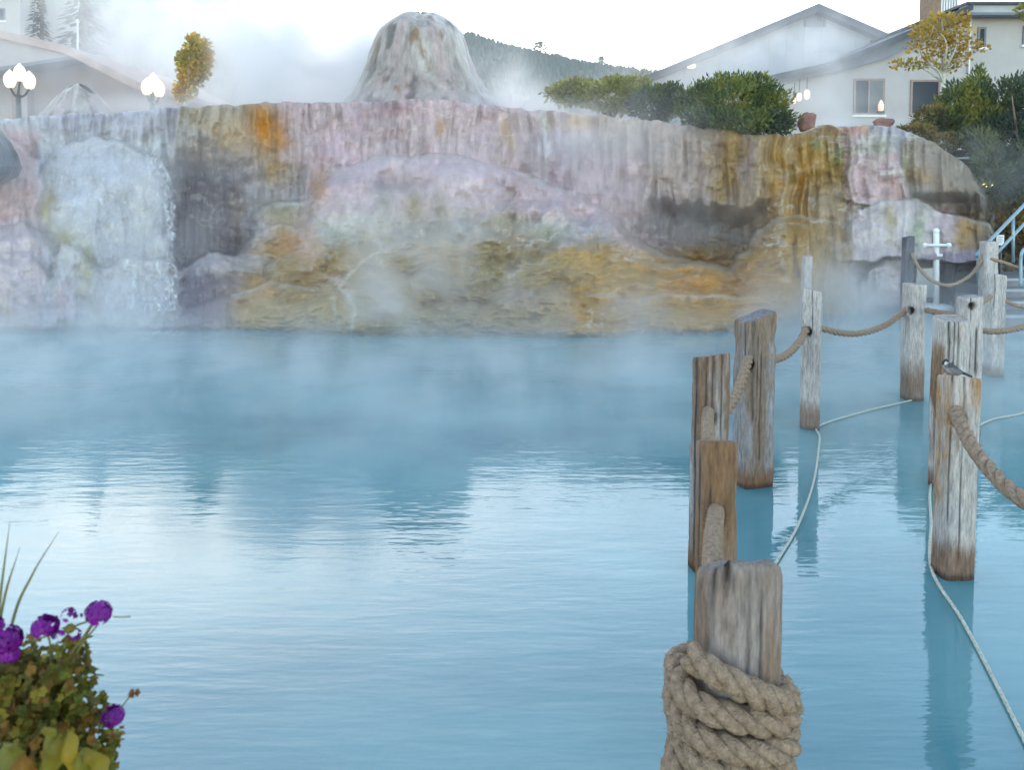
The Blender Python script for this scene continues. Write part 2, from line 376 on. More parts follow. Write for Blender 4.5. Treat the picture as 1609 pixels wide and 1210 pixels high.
# mineral colours
ORANGE, OCHRE, OLIVE, BROWN = (.42,.175,.022), (.33,.185,.04), (.20,.16,.045), (.19,.105,.045)
LAV, PINKC, WHITE_, GREY = (.455,.35,.355), (.46,.31,.30), (.60,.585,.575), (.37,.345,.37)
PURP, GREEN, TAN, DARKC = (.15,.115,.15), (.19,.255,.14), (.42,.33,.24), (.085,.085,.10)
def paint(px, py, n1, n2, streak, drape, soft):
    C = np.empty(px.shape+(3,)); C[:] = GREY
    def put(mask, c):
        nonlocal C
        C = C + (np.array(c)-C)*np.clip(mask, 0, 1)[..., None]
    def blob(x, y, rx, ry, c, w=1., p=2):
        put(w*np.exp(-(np.abs((px-x)/rx)**p + np.abs((py-y)/ry)**p)), c)
    band = lambda a, b, v, f=20: sstep(a-f, a+f, v)*(1-sstep(b-f, b+f, v))
    put(band(420, 980, px, 40)*band(100, 262, py, 12), LAV)
    put(band(930, 1150, px, 40)*band(100, 330, py), (.38,.295,.26))
    put(band(1120, 1345, px, 20)*band(100, 520, py), (.27,.175,.08))
    put(band(280, 430, px, 20)*band(100, 250, py, 14), (.34,.28,.22))
    put(band(-300, 280, px, 20)*band(100, 215, py, 10), (.36,.34,.37))
    put(band(490, 1010, px, 22)*band(248, 345, py, 10), (.49,.37,.385))
    put(.6*band(520, 900, px, 60)*band(340, 372, py, 26), (.38,.32,.22))
    put(band(345, 1260, px, 15)*sstep(-1, 1, (py-378-22*(fbm(px*.02, 4.4, 0, 3)-.5))/24), (.29,.18,.05))
    put(band(870, 1260, px, 50)*band(398, 560, py, 24), (.37,.185,.026))
    put(band(640, 860, px, 60)*band(420, 560, py, 20), (.25,.165,.07))
    put(band(-300, 62, px, 8)*band(205, 348, py, 8), PINKC)
    put(band(-300, 130, px, 10)*band(346, 560, py, 5), (.48,.40,.41))
    put(band(68, 272, px, 6)*band(214, 560, py, 8), (.42,.415,.425))
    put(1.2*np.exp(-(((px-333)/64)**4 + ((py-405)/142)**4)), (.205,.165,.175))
    put(band(275, 430, px, 10)*band(402, 430, py, 5)*.6, (.42,.38,.38))
    put(band(1335, 1420, px, 7)*band(240, 318, py, 8), (.46,.34,.345))
    put(band(1340, 1440, px, 10)*band(318, 520, py, 8), (.48,.42,.42))
    put(band(1440, 1500, px, 10)*band(325, 400, py, 6), (.44,.37,.38))
    put(band(1500, 1570, px, 14)*band(325, 400, py, 6), (.27,.19,.13))
    put(band(1420, 1540, px, 8)*band(400, 560, py, 3), (.26,.21,.25))
    put(band(1540, 1900, px, 25)*band(200, 560, py), (.085,.07,.05))
    put(band(1430, 1540, px, 14)*band(205, 320, py), (.24,.19,.15))
    for b in [(415,200,30,40,ORANGE,1),(440,215,14,18,ORANGE,.8),(350,225,40,22,OCHRE,.7),(330,250,50,18,BROWN,.6),(500,280,14,40,ORANGE,.8),(435,270,34,30,OCHRE,.75),
              (520,240,40,40,(.50,.36,.42),.6),(630,172,36,10,(.40,.25,.26),.7),(560,185,12,34,(.34,.24,.27),.6),(690,200,10,16,OCHRE,.8),(755,190,44,24,(.43,.31,.32),.6),(800,215,12,36,OCHRE,.7),
              (828,250,10,50,(.34,.23,.22),.7),(860,195,12,18,OLIVE,.7),(915,192,34,12,OCHRE,.7),(855,225,8,60,WHITE_,.7),(880,260,16,40,(.38,.28,.33),.6),
              (545,345,40,16,(.50,.47,.43),.7),(520,370,18,18,GREEN,.3),(560,372,30,10,GREEN,.25),(605,320,16,26,GREEN,.4),(650,320,24,34,OLIVE,.7),(690,330,12,28,OLIVE,.7),(735,345,20,18,GREEN,.3),
              (800,345,30,26,OLIVE,.55),(870,368,20,14,(.17,.20,.11),.7),(1030,380,60,18,(.50,.38,.40),.7),(980,350,40,24,PINKC,.5),
              (445,330,40,16,OLIVE,.8),(450,360,34,22,OCHRE,.9),(455,385,30,22,ORANGE,.9),(487,385,14,40,(.55,.33,.26),.7),(400,365,18,30,GREY,.5),
              (385,490,30,40,(.40,.23,.04),.85),(420,455,30,18,ORANGE,.6),(470,430,60,26,OCHRE,.7),(520,440,60,20,BROWN,.5),(480,500,50,30,(.38,.30,.19),.6),
              (770,420,40,26,OLIVE,.6),(860,430,60,40,(.27,.20,.10),.6),(980,440,60,24,(.38,.24,.07),.6),(1090,450,60,26,ORANGE,.65),(1170,450,40,26,ORANGE,.5),(1040,490,90,24,OCHRE,.6),(820,470,60,16,(.36,.27,.24),.5),
              (1160,250,14,60,BROWN,.8),(1200,300,12,70,(.46,.36,.26),.5),(1222,270,8,60,(.30,.16,.04),.8),(1232,340,8,40,(.50,.40,.30),.7),(1180,260,14,60,(.33,.28,.29),.6),(1150,230,10,30,OCHRE,.5),
              (1262,290,10,50,ORANGE,.6),(1290,250,26,30,OCHRE,.7),(1285,228,10,10,GREEN,.6),(1318,240,12,18,GREEN,.6),(1300,320,34,30,(.28,.22,.17),.7),(1250,390,14,60,OCHRE,.6),(1215,400,30,40,BROWN,.6),
              (1300,203,20,6,BROWN,.6),(1335,206,16,8,(.40,.18,.17),.8),(1360,204,10,7,ORANGE,.6),(1345,222,30,12,(.44,.34,.35),.7),(1385,230,24,20,(.36,.35,.27),.7),(1430,260,10,40,OLIVE,.6),(1455,275,22,14,(.36,.20,.07),.7),(1408,292,10,20,(.46,.27,.23),.7),
              (1395,345,10,30,OLIVE,.7),(1420,345,8,16,WHITE_,.6),(1445,360,14,34,GREEN,.7),(1372,320,30,6,WHITE_,.5),(1518,360,18,20,OCHRE,.5),(1482,340,8,6,(.34,.15,.16),.6),
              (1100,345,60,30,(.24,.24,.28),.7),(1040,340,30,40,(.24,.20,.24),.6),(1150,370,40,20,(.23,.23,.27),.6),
              (40,300,10,40,(.38,.23,.23),.6),(75,320,12,34,(.30,.245,.10),.9),(100,375,24,18,(.31,.255,.10),.95),(135,420,15,44,(.30,.25,.11),.9),(145,500,12,40,(.26,.22,.15),.7),(5,480,14,50,(.48,.36,.27),.6),(100,470,16,30,(.48,.30,.32),.6),
              (55,365,5,20,(.42,.34,.42),.5),(160,265,30,24,(.42,.44,.52),.5),(130,300,30,50,(.45,.47,.54),.5),(225,330,14,50,(.58,.54,.46),.5),(190,470,30,40,(.42,.38,.42),.5),
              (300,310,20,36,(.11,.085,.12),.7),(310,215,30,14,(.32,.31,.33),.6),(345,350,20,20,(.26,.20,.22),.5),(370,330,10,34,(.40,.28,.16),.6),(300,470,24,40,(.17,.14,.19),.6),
              (30,190,40,6,WHITE_,.4),(90,200,50,8,(.30,.29,.32),.5)]:
        blob(*b)
    # pale run-off veins over the apron
    vein = np.interp(py, [372,395,410,430,452,462,480,520], [585,600,570,555,540,552,556,553])
    put(.8*np.exp(-((px-vein)/4)**2)*band(385, 530, py, 6), (.56,.52,.42))
    put(.5*np.exp(-((px-np.interp(py, [455,470,520], [536,526,527]))/3.5)**2)*band(460, 525, py, 4), (.54,.50,.40))
    put(.5*np.exp(-((px-np.interp(py, [250,300,346,400,470], [72,56,50,72,112]))/4)**2)*band(250, 480, py, 8), (.62,.58,.62))
    # streaks and mottling
    C = C*(1 + .36*(n1[..., None]-.5) + .55*STK[..., None]*(streak[..., None]-.5) + .5*STK[..., None]*(drape[..., None]-.5) + .55*(1-STK[..., None])*(soft[..., None]-.5))
    put(.35*sstep(.62, .82, n2), (.48,.42,.42))
    return np.clip(C, .02, .8)
qx = PX + 30*(fbm(PX*.03, PY*.03, 12.1, 4)-.5); qy = PY + 22*(fbm(PX*.03, PY*.03, 15.7, 4)-.5)
streak = fbm(PX*.11 + 1.5*fbm(PX*.02, PY*.02, 2, 2), PY*.012, 21.3, 4)*(1-apron) + apron*fbm(PX*.02, wy*.16, 23.3, 4)
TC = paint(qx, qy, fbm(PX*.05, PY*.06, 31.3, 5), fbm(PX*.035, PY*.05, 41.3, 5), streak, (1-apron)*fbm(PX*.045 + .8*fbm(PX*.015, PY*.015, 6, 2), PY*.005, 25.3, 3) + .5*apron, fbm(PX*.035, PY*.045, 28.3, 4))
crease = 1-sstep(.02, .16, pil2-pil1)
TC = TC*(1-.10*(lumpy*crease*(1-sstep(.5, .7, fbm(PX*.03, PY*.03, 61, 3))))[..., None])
vn_ = np.abs(2*fbm(PX*.022+.6*fbm(PX*.06, PY*.06, 4, 3), PY*.03, 71, 4)-1)
veinmask = (1-sstep(.015, .06, vn_))*sstep(.45, .62, fbm(PX*.012, PY*.015, 81, 3))
TC = TC + (np.array((.56,.50,.45))-TC)*np.clip(.55*veinmask + .55*RIM*(.35+.9*fbm(PX*.05, PY*.05, 91, 3)), 0, .85)[..., None]
wet_shade = 1-sstep(.02, .10, EYE + ((-sp_ + ((CH/2-PY)/F+SY)*cp)/(cp+((CH/2-PY)/F+SY)*sp_))*D + .03*(fbm(PX*.1, 3, 7, 2)-.5))  # thin shadow along the waterline painted into the rock colour, together with wet stain
TC = TC*(1-.6*wet_shade)[..., None]
TC = TC*(.80+.40*fbm(PX*.16, PY*.11, 95, 4))[..., None]
lum_ = TC.mean(-1, keepdims=True); TC = lum_ + (TC-lum_)*(1.16-.06*apron)[..., None]; TC = np.clip(TC*.96, .02, .8)
thin = apron*sstep(.66, .95, terr)*(.35+.6*fbm(PX*.03, PY*.06, 51, 3))
TC = TC + (np.array((.45,.37,.24))-TC)*(.35*thin)[..., None]

dx = (PX-CW/2)/F; yc = (CH/2-PY)/F + SY; dy = cp + yc*sp_; dz = -sp_ + yc*cp
XYZ = np.stack([dx*D/dy, D, EYE + dz*D/dy], -1)
# the shelf behind the lip
back = []
for off, dzz in ((.25, .015), (.9, -.05), (2.5, -.15), (6, -.2), (14, -.3)):
    r0 = XYZ[0].copy(); r0[:, 1] += off; r0[:, 0] *= (1 + off*.02); r0[:, 2] += dzz; back.append(r0)
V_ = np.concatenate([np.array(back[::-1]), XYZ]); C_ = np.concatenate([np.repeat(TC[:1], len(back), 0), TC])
nr = V_.shape[0]
idx = np.arange(nr*NXC).reshape(nr, NXC)
faces = np.stack([idx[1:, :-1], idx[1:, 1:], idx[:-1, 1:], idx[:-1, :-1]], -1).reshape(-1, 4)
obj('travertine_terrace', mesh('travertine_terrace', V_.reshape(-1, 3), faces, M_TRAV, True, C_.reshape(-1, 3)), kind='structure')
# upper ground behind the terrace, running out to the hill
up = []
gxs = np.linspace(-800, 800, 81); gys = np.array([26, 30, 40, 60, 100, 200, 320])
for y in gys:
    for x in gxs: up.append((x, y, 2.9 + .3*vn(x*.05, y*.05)))
fu = [(j*81+i, j*81+i+1, (j+1)*81+i+1, (j+1)*81+i) for j in range(len(gys)-1) for i in range(80)]
obj('upper_ground', mesh('upper_ground', up, fu, M_EARTH), kind='structure')

# ---- hill with its conifer wood
HD = 620.
def hillz(px): return P(px, np.interp(px, [-900,-200,300,480,600,740,800,860,920,1010,1200,1700,2500], [-60,-110,-60,110,100,57,78,91,104,118,125,140,160]), HD)[2]
hv = []; hxs = np.linspace(-900, 2500, 120); hts = np.linspace(0, 1, 24)
for t_ in hts:
    for px in hxs:
        top = hillz(px); x = P(px, HOR, HD)[0]
        hv.append((x, 260 + (HD-260)*t_, 2.5 + (top-2.5)*t_**1.15 + 5*t_*(vn(px*.02, t_*6)-.5)))
fh = [(j*120+i, j*120+i+1, (j+1)*120+i+1, (j+1)*120+i) for j in range(23) for i in range(119)]
obj('hill', mesh('hill', hv, fh, M_HILL), kind='structure')
def conifer(mb, x, y, z, h, r, n=6, lay=4, c=(.03,.055,.035)):
    for l in range(lay):
        z0 = z + h*(.12 + .8*l/lay); z1 = min(z + h, z0 + h*.42); rr = r*(1-.8*l/lay)
        v = [(x+rr*random.uniform(.65,1.2)*math.cos(a+l), y+rr*random.uniform(.65,1.2)*math.sin(a+l), z0-random.uniform(0,.08)*h) for a in [2*math.pi*k/n for k in range(n)]] + [(x, y, z1)]
        mb.add(v, [(k, (k+1) % n, n) for k in range(n)], c)
wood = MB()
for i in range(6500):
    t_ = 1-random.random()**2*.6; px = random.uniform(-500, 1250)
    if i < 1300: t_ = random.uniform(.97, 1.0); px = random.uniform(560, 1120)
    top = hillz(px); x = P(px, HOR, HD)[0]; y = 260+(HD-260)*t_; z = 2.5+(top-2.5)*t_**1.15 - .5
    h = random.uniform(3.2, 6.2) if t_ > .96 else random.uniform(5.0, 9.0); g = random.uniform(.7, 1.25)
    conifer(wood, x, y, z, h, h*.26, c=(.028*g, .055*g, .036*g))
wood.build('forest', M_CONIF, kind='stuff', label='dark conifer wood covering the far hill', smooth=False)
for px, pt, wpx, lab in [(848, 66, 20, 'tall open-crowned pine standing above the ridge, nearest the mineral cone'), (878, 82, 15, 'leaning pine on the ridge, second from the mineral cone'),
                         (943, 88, 11, 'slim thin-topped tree on the ridge between two pines'), (991, 104, 10, 'small dark pine at the low end of the ridge beside the gable roof')]:
    pz = hillz(px)-1; b0 = P(px, HOR, HD-3); top = P(px, pt, HD-3)[2]; h = top-pz
    tr = thing('ridge_tree', lab, 'tree', (b0[0], b0[1], pz), 'tall trees on the ridge line')
    m = MB(); m.tube([(b0[0], b0[1], pz), (b0[0]+.3, b0[1], pz+h*.9)], [.35, .12], 6); m.build('trunk', M_BARK, tr)
    m = MB(); w = wpx/F*HD/2
    for k in range(70):
        f = random.random()**.8; a = random.random()*6.28; rr = w*random.random()**.6*(1.1-.7*abs(f-.4))
        x, y, z = b0[0]+rr*math.cos(a), b0[1]+rr*math.sin(a), pz+h*(.3+.7*f); q = h*.09*random.uniform(.5, 1.2)
        m.add([(x-q,y,z),(x,y-q,z-q*.4),(x+q,y,z),(x,y+q,z-q*.4),(x,y,z+q)], [(0,1,4),(1,2,4),(2,3,4),(3,0,4),(3,2,1,0)], (.03,.05,.03))
    m.build('crown', M_CONIF, tr)

# ---- mineral cones
def cone_thing(name, label, prof_px, cx, d, seed, palette, squash=1.0, n=200, m=110, groove=.07):
    """prof_px: rows (py, half width px) from the top down"""
    ys = np.linspace(prof_px[0][0], prof_px[-1][0], m); hw = np.interp(ys, [a for a, _ in prof_px], [b for _, b in prof_px])
    ctr = P(cx, prof_px[-1][0], d); v = []; c = []
    th = np.linspace(0, 2*math.pi, n, endpoint=False); k = d/F
    topz = P(cx, prof_px[0][0], d)[2]; span = prof_px[-1][0]-prof_px[0][0]
    for i, y in enumerate(ys):
        z = P(cx, y, d)[2]; s_ = (y-prof_px[0][0])/span
        warp = th*8 + 2.5*fbm(np.cos(th)*2+seed, np.sin(th)*2, s_*2.2, 3)
        fl = 1-np.abs(2*fbm(np.cos(th)*5+seed, np.sin(th)*5, s_*.9, 3)-1)
        fl2 = fbm(np.cos(th)*9+seed, np.sin(th)*9, s_*5, 3)
        qx_, qy_ = np.cos(th)*hw[i]*k*2.3, np.sin(th)*hw[i]*k*2.3
        fl = 1-np.abs(2*fbm(qx_+seed, qy_, s_*.8+.5*fbm(qx_, qy_, s_*2, 2), 3)-1)
        rr = hw[i]*k*(1 + groove*sstep(0, .35, s_)*(fl-.8) + .08*(fl2-.5)) + .015
        v += [(ctr[0]+r_*math.cos(a), ctr[1]+r_*squash*math.sin(a), z + .05*math.sin(3*a+seed)*(1-s_)) for r_, a in zip(rr, th)]
        st = fbm(qx_*1.9+seed, qy_*1.9, s_*.9+3, 4); n2 = fbm(np.cos(th)*3+seed, np.sin(th)*3, s_*4+7, 4)
        cc = np.array(palette[0])[None]*(1+.9*(st-.5))[:, None]
        for q, (col, lo) in enumerate(palette[1:]):
            w_ = sstep(lo, lo+.12, fbm(np.cos(th)*4+seed+q*9, np.sin(th)*4, s_*.9+q*5, 4) if q < 2 else fbm(qx_*1.6+q*9, qy_*1.6, s_*.6+q*5, 4))
            cc = cc + (np.array(col)-cc)*(w_*.85)[:, None]
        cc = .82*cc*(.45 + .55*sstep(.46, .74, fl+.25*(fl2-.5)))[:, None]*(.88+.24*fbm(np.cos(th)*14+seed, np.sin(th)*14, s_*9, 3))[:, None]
        c.append(cc)
    f = [(i*n+(j+1) % n, i*n+j, (i+1)*n+j, (i+1)*n+(j+1) % n) for i in range(m-1) for j in range(n)] + [tuple(range(n))]
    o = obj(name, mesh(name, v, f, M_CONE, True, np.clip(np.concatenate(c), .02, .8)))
    o['label'] = label; o['category'] = 'rock formation'; o['group'] = 'mineral cones on the terrace'
    return o
PAL = [(.42,.36,.33), ((.49,.37,.355), .48), ((.60,.55,.51), .55), ((.28,.17,.08), .64), ((.25,.23,.22), .64)]
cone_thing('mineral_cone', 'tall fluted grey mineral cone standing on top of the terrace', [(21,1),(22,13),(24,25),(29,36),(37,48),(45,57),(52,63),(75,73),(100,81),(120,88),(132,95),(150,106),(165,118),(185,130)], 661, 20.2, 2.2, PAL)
cone_thing('mineral_cone', 'small low pale mineral cone in steam in front of the pink building', [(134,3),(136,10),(142,20),(152,30),(165,40),(180,52),(200,60)], 125, 20.5, 5.5, PAL)
cone_thing('mineral_cone', 'dark streaked mineral dome above the pink rock, cut by the frame edge', [(180,4),(184,20),(196,38),(215,52),(240,62),(262,68),(275,64),(286,48),(294,20)], -46, 14.6, 8.5, [(.10,.12,.15), ((.22,.25,.28), .58), ((.05,.06,.08), .55)], groove=.1)

def on_rock(x, y):
    """depth of the finished rock face"""
    c = np.clip((x+220)/2020*(NXC-1), 0, NXC-1.001); i = int(c); t_ = np.clip((y-lip[0, i])/(wat[0, i]+10-lip[0, i]), 0, 1)*(NTC-1); j = min(int(t_), NTC-2); a, b = c-i, t_-j
    return (D[j, i]*(1-a)+D[j, i+1]*a)*(1-b) + (D[j+1, i]*(1-a)+D[j+1, i+1]*a)*b
# ---- white water running down the left shelf
def sheet_water(pts_l, pts_r, d, seed, n=26, m=70, dens=.5):
    v = []; ok = []
    for i in range(m):
        t_ = i/(m-1); y = pts_l[0][1] + (pts_l[-1][1]-pts_l[0][1])*t_
        xl = np.interp(y, [b for _, b in pts_l], [a for a, _ in pts_l]); xr = np.interp(y, [b for _, b in pts_r], [a for a, _ in pts_r])
        for j in range(n):
            x = xl + (xr-xl)*j/(n-1)
            dd = min(on_rock(x+q_, y+p_) for q_ in (-4, 0, 4) for p_ in (-3, 3)) - .03 - .05*float(vn(x*.25, y*.06, seed))
            v.append(P(x + 2*(vn(y*.2, x*.1, seed)-.5), y, dd))
            ok.append(fbm(x*.55, y*.10, seed, 4) + .16*j/(n-1) - .05)
    f = []
    for i in range(m-1):
        for j in range(n-1):
            a = i*n+j
            if (ok[a]+ok[a+n+1])/2 > dens: f.append((a, a+n, a+n+1, a+1))
    return v, f
mb = MB()
for args in [([(225,232),(240,262),(258,300),(262,400),(250,412)], [(252,250),(274,285),(277,310),(277,400),(274,412)], [(232,15.15),(262,14.7),(300,14.3),(412,13.5)], 3.3, 60, 150, .44),
             ([(193,406),(199,450),(203,484)], [(212,406),(213,450),(214,486)], [(406,13.25),(486,12.75)], 6.1, 24, 80, .46),
             ([(220,462),(224,488)], [(277,462),(277,488)], [(462,12.95),(488,12.75)], 9.1, 60, 30, .48),
             ([(240,408),(256,440),(262,488)], [(277,408),(278,450),(277,488)], [(408,13.25),(488,12.72)], 2.1, 40, 90, .46)]:
    v, f = sheet_water(*args); mb.add(v, f)
nf_ = 40; v = [G(x, y, .012) for y, q in ((519.5, 0), (522, .3), (526.5, 1)) for x in np.linspace(186-6*q, 288+8*q, nf_) + 3*np.array(vn(np.arange(nf_)*.7, q*5))]
mb.add(v, [(r_*nf_+k, r_*nf_+k+1, (r_+1)*nf_+k+1, (r_+1)*nf_+k) for r_ in range(2) for k in range(nf_-1)])
mb.build('cascade', M_FOAM, smooth=True, kind='stuff', label='white water tumbling down the pale left-hand rock shelf')
mb = MB(); v, f = sheet_water([(105,226),(80,300),(110,380),(165,486)], [(250,232),(272,290),(274,380),(272,486)], [(226,15.5),(262,14.9),(300,14.4),(412,13.45),(486,12.8)], 4.4, 60, 120, .30); mb.add(v, f)
mb.build('water_film', M_SHEET, smooth=True, kind='stuff', label='thin film of water sliding over the pale left-hand rock shelf')

# ================================================================== BUILDINGS
def poly(pts, d): return [(P(x, y, d)[0], P(x, y, d)[2]) for x, y in pts]
def window(parent, x0, y0, x1, y1, d, mull=(.5,), fm=None):
    a, b = P(x0, y1, d), P(x1, y0, d); fr = MB(); w = .07; yf = d-.05
    fr.box((a[0], yf, a[2]), (a[0]+w, d+.05, b[2])); fr.box((b[0]-w, yf, a[2]), (b[0], d+.05, b[2]))
    fr.box((a[0]+w, yf, b[2]-w), (b[0]-w, d+.05, b[2])); fr.box((a[0]+w, yf, a[2]), (b[0]-w, d+.05, a[2]+w))
    for q in mull:
        xm = a[0]+(b[0]-a[0])*q; fr.box((xm-.03, yf+.01, a[2]+w), (xm+.03, d+.05, b[2]-w))
    f = fr.build('window', fm or M_FRAME, parent)
    pn = MB(); pn.box((a[0]+.02, d-.03, a[2]+.02), (b[0]-.02, d-.004, b[2]-.02)); pn.build('pane', M_PANE, f)
    sl = MB(); sl.box((a[0]-.05, d-.1, a[2]-.08), (b[0]+.05, d+.05, a[2]-.002)); sl.build('sill', M_WHITE, f)
    return f
def slope(parent, pts, d0, d1, th, mat, name='roof', over=.35):
    """roof skin following a gable line, with thickness and an overhang to the front"""
    top = poly(pts, d0); m = MB()
    for (xa, za), (xb, zb) in zip(top[:-1], top[1:]):
        m.add([(xa,d0-over,za),(xb,d0-over,zb),(xb,d1,zb),(xa,d1,za),(xa,d0-over,za-th),(xb,d0-over,zb-th),(xb,d1,zb-th),(xa,d1,za-th)],
              [(0,1,2,3),(7,6,5,4),(0,4,5,1),(1,5,6,2),(2,6,7,3),(3,7,4,0)])
    return m.build(name, mat, parent)
base = 235
# far gable hall
d = 36.
t1 = thing('gabled_hall', 'big grey gabled hall with a shaded peak standing behind the shrubs', 'building', P(1280, base, d))
m = MB(); m.prism(poly([(1022,base),(1560,base),(1560,135),(1280,13),(1022,122)], d), d, d+14); m.build('wall', M_METALSIDING, t1)
slope(t1, [(1000,126),(1280,8.5),(1570,134)], d, d+14.3, .34, M_ROOF, over=.5)
m = MB(); m.prism(poly([(1262,26),(1280,18),(1298,26),(1298,42),(1262,42)], d), d-.03, d+.01); m.build('gable_vent', M_TRIM, t1)
for x in range(1046, 1400, 27):
    m = MB(); yt = 13 + abs(x-1280)*.43 + 10; a, b_ = P(x, base, d), P(x+1.6, yt, d)
    m.box((a[0], d-.03, a[2]), (b_[0], d+.002, b_[2])); m.build('panel_joint', M_METALSIDING, t1)
m = MB(); a = P(1085, 103, d-.15); m.box((a[0]-.16, d-.2, a[2]-.1), (a[0]+.16, d-.002, a[2]+.12)); fl = m.build('floodlight', M_DARK, t1)
m = MB(); m.lathe([(.02,0),(.17,.03),(.2,.12),(.14,.24),(.02,.27)], (a[0], d-.3, a[2]-.14), 14); m.build('bulb', M_GLOBE, fl, smooth=True)
# white house
d = 29.
t2 = thing('white_house', 'white stucco house with two dark windows and a sloping grey roof edge', 'building', P(1420, base, d))
m = MB(); m.prism(poly([(1216,base),(1700,base),(1700,14),(1516,14),(1460,38),(1395,68),(1300,106),(1216,124)], d), d, d+10); m.build('wall', M_STUCCO, t2)
slope(t2, [(1200,122),(1300,100),(1395,61),(1466,30),(1512,12)], d, d+10.2, .2, M_ROOF, over=.7)
m = MB()
pts_o = [(1214,125),(1300,104),(1395,66),(1466,36),(1508,18)]; pts_i = [(1508,34),(1466,58),(1395,90),(1310,114),(1214,132)]
for k in range(4):
    m.prism(poly([pts_o[k], pts_o[k+1], pts_i[3-k], pts_i[4-k]], d-.3), d-.32, d-.24)
m.build('bargeboard', M_TRIM, t2)
a, b_ = P(1506, 26, d), P(1720, 11, d); m = MB(); m.box((a[0], d-.5, a[2]), (b_[0], d-.02, b_[2])); m.build('fascia', plain('pale_fascia', (.40,.42,.44), .7, .12, 2), t2)
a, b_ = P(1504, 12, d), P(1730, 8, d); m = MB(); m.box((a[0], d-.62, a[2]), (b_[0], d+9, b_[2])); m.build('flat_roof', M_ROOF, t2)
w1 = window(t2, 1340, 123, 1390, 180, d)
a, b_ = P(1366, 178, d), P(1388, 125, d); m = MB(); m.box((a[0], d-.045, a[2]), (b_[0], d-.032, b_[2])); m.build('pane', plain('curtained_pane', (.13,.15,.165), .35, .3, 1.5, 0, spec=.2), w1)
a, b_ = P(1519, 190, d), P(1522, 26, d); m = MB(); m.box((a[0], d-.11, a[2]), (b_[0], d-.02, b_[2])); m.build('downpipe', M_SIGNW, t2)
a, b_ = P(1504, 28.5, d), P(1720, 24.5, d); m = MB(); m.box((a[0], d-.64, a[2]), (b_[0], d-.503, b_[2])); m.build('gutter', M_TRIM, t2)
a, b_ = P(1216, 201, d), P(1700, 198, d); m = MB(); m.box((a[0], d-.05, a[2]), (b_[0], d-.003, b_[2])); m.build('base_band', M_TRIM, t2)
window(t2, 1429, 125, 1477, 181, d, ())
window(t2, 1535, 42, 1549, 74, d, (), M_TRIM)
window(t2, 1606, 40, 1640, 70, d, (), M_TRIM)
# chimney: masonry shaft with a slatted top
dcx = 30.5
a, b_ = P(1465, 40, dcx), P(1509, -30, dcx); ch = MB(); ch.box((a[0], dcx, a[2]), (a[0]+.28, dcx+1, b_[2])); chim = ch.build('chimney', M_CHIM, t2)
m = MB(); m.box((a[0]+.282, dcx+.12, a[2]), (b_[0], dcx+.95, b_[2])); m.build('shaft', M_TRIM, chim)
for k in range(7):
    x = a[0]+.31 + k*(b_[0]-a[0]-.4)/6; m = MB(); m.box((x, dcx+.02, a[2]), (x+.05, dcx+.118, b_[2])); m.build('slat', M_SIGNW, chim)
# porch lamps under the eave
for px, py, k, lab in [(1268,148,1.0,'largest of the three lit porch globes at the white house corner'), (1256,152,.85,'middle one of the three lit porch globes at the white house corner'), (1248,158,.6,'smallest lit porch globe, nearest the juniper bush')]:
    dd = 28.2 if k == 1 else 28.8-.5*k; a = P(px, py, dd); h = .30*k
    t = thing('porch_lamp', lab, 'lamp', a, 'porch lamps')
    m = MB(); m.lathe([(.02,-h*.55),(h*.24,-h*.5),(h*.34,0),(h*.28,h*.4),(.02,h*.55)], a, 14); m.build('globe', M_GLOBE, t, smooth=True)
    m = MB(); m.tube([a+(0,0,h*.55), a+(0,0,.62)], .02, 8); m.build('hanger', M_DARK, t)
a = P(1384, 168, 28.9); t = thing('added_lantern', 'small amber lantern added before the left house window, standing for the lamp glow in its pane', 'lantern', a)  # lantern added outside to imitate the lamp glow showing in the pane
m = MB(); m.lathe([(.03,-.14),(.09,-.12),(.10,.08),(.05,.20),(.01,.26)], a, 12); m.build('globe', M_AMBER, t, smooth=True)
m = MB(); m.box((a[0]-.11, a[1]-.08, a[2]-.20), (a[0]+.11, a[1]+.10, a[2]-.141)); m.build('base', M_DARK, t)
# pink building on the left
d = 27.
t3 = thing('pink_building', 'low pink stucco building with a faded tiled roof behind the steam', 'building', P(60, base, d))
m = MB(); m.prism(poly([(-150,base),(236,base),(236,136),(132,92),(-150,64)], d), d, d+9); m.build('wall', M_PINK, t3)
slope(t3, [(-170,24),(-20,44),(132,80),(240,134)], d, d+9, .25, M_TILE, over=1.2)
m = MB(); m.prism(poly([(-150,58),(0,58),(130,88),(0,108),(-150,128)], d-.6), d-.9, d-.02); m.build('gable_panel', plain('pale_gable', (.50,.45,.45), .8, .06, 2), t3)
m = MB(); m.prism(poly([(-150,128),(0,108.5),(130,88.5),(135,93),(0,114),(-150,134)], d-.6), d-.95, d-.02); m.build('eave_beam', M_TRIM, t3)
for x in (12, 34):
    a, b_ = P(x, base, d-.5), P(x+(22 if x == 12 else 5), 140, d-.5); m = MB(); m.box((a[0], d-.2 if x == 12 else d-.4, a[2]), (b_[0], d-.01, b_[2]))
    m.build('doorway' if x == 12 else 'porch_post', M_FRAME if x == 12 else M_PINK, t3)
t = thing('tall_building', 'pale tower-like building rising behind the pink building', 'building', P(10, 200, 44))
m = MB(); m.prism(poly([(-60,base),(32,base),(32,-60),(-60,-60)], 44), 44, 50); m.build('wall', M_STUCCO, t)
window(t, -8, 12, 8, 32, 44, (), M_TRIM); window(t, -40, 12, -24, 32, 44, (), M_TRIM)
a = P(122, 90, 33); t = thing('aerial_pole', 'thin pale pole standing above the pink roof', 'pole', P(122, base, 33))
m = MB(); m.tube([P(122, base, 33), P(122, 34, 33)], [.05, .035], 8); m.build('shaft', M_WHITE, t)
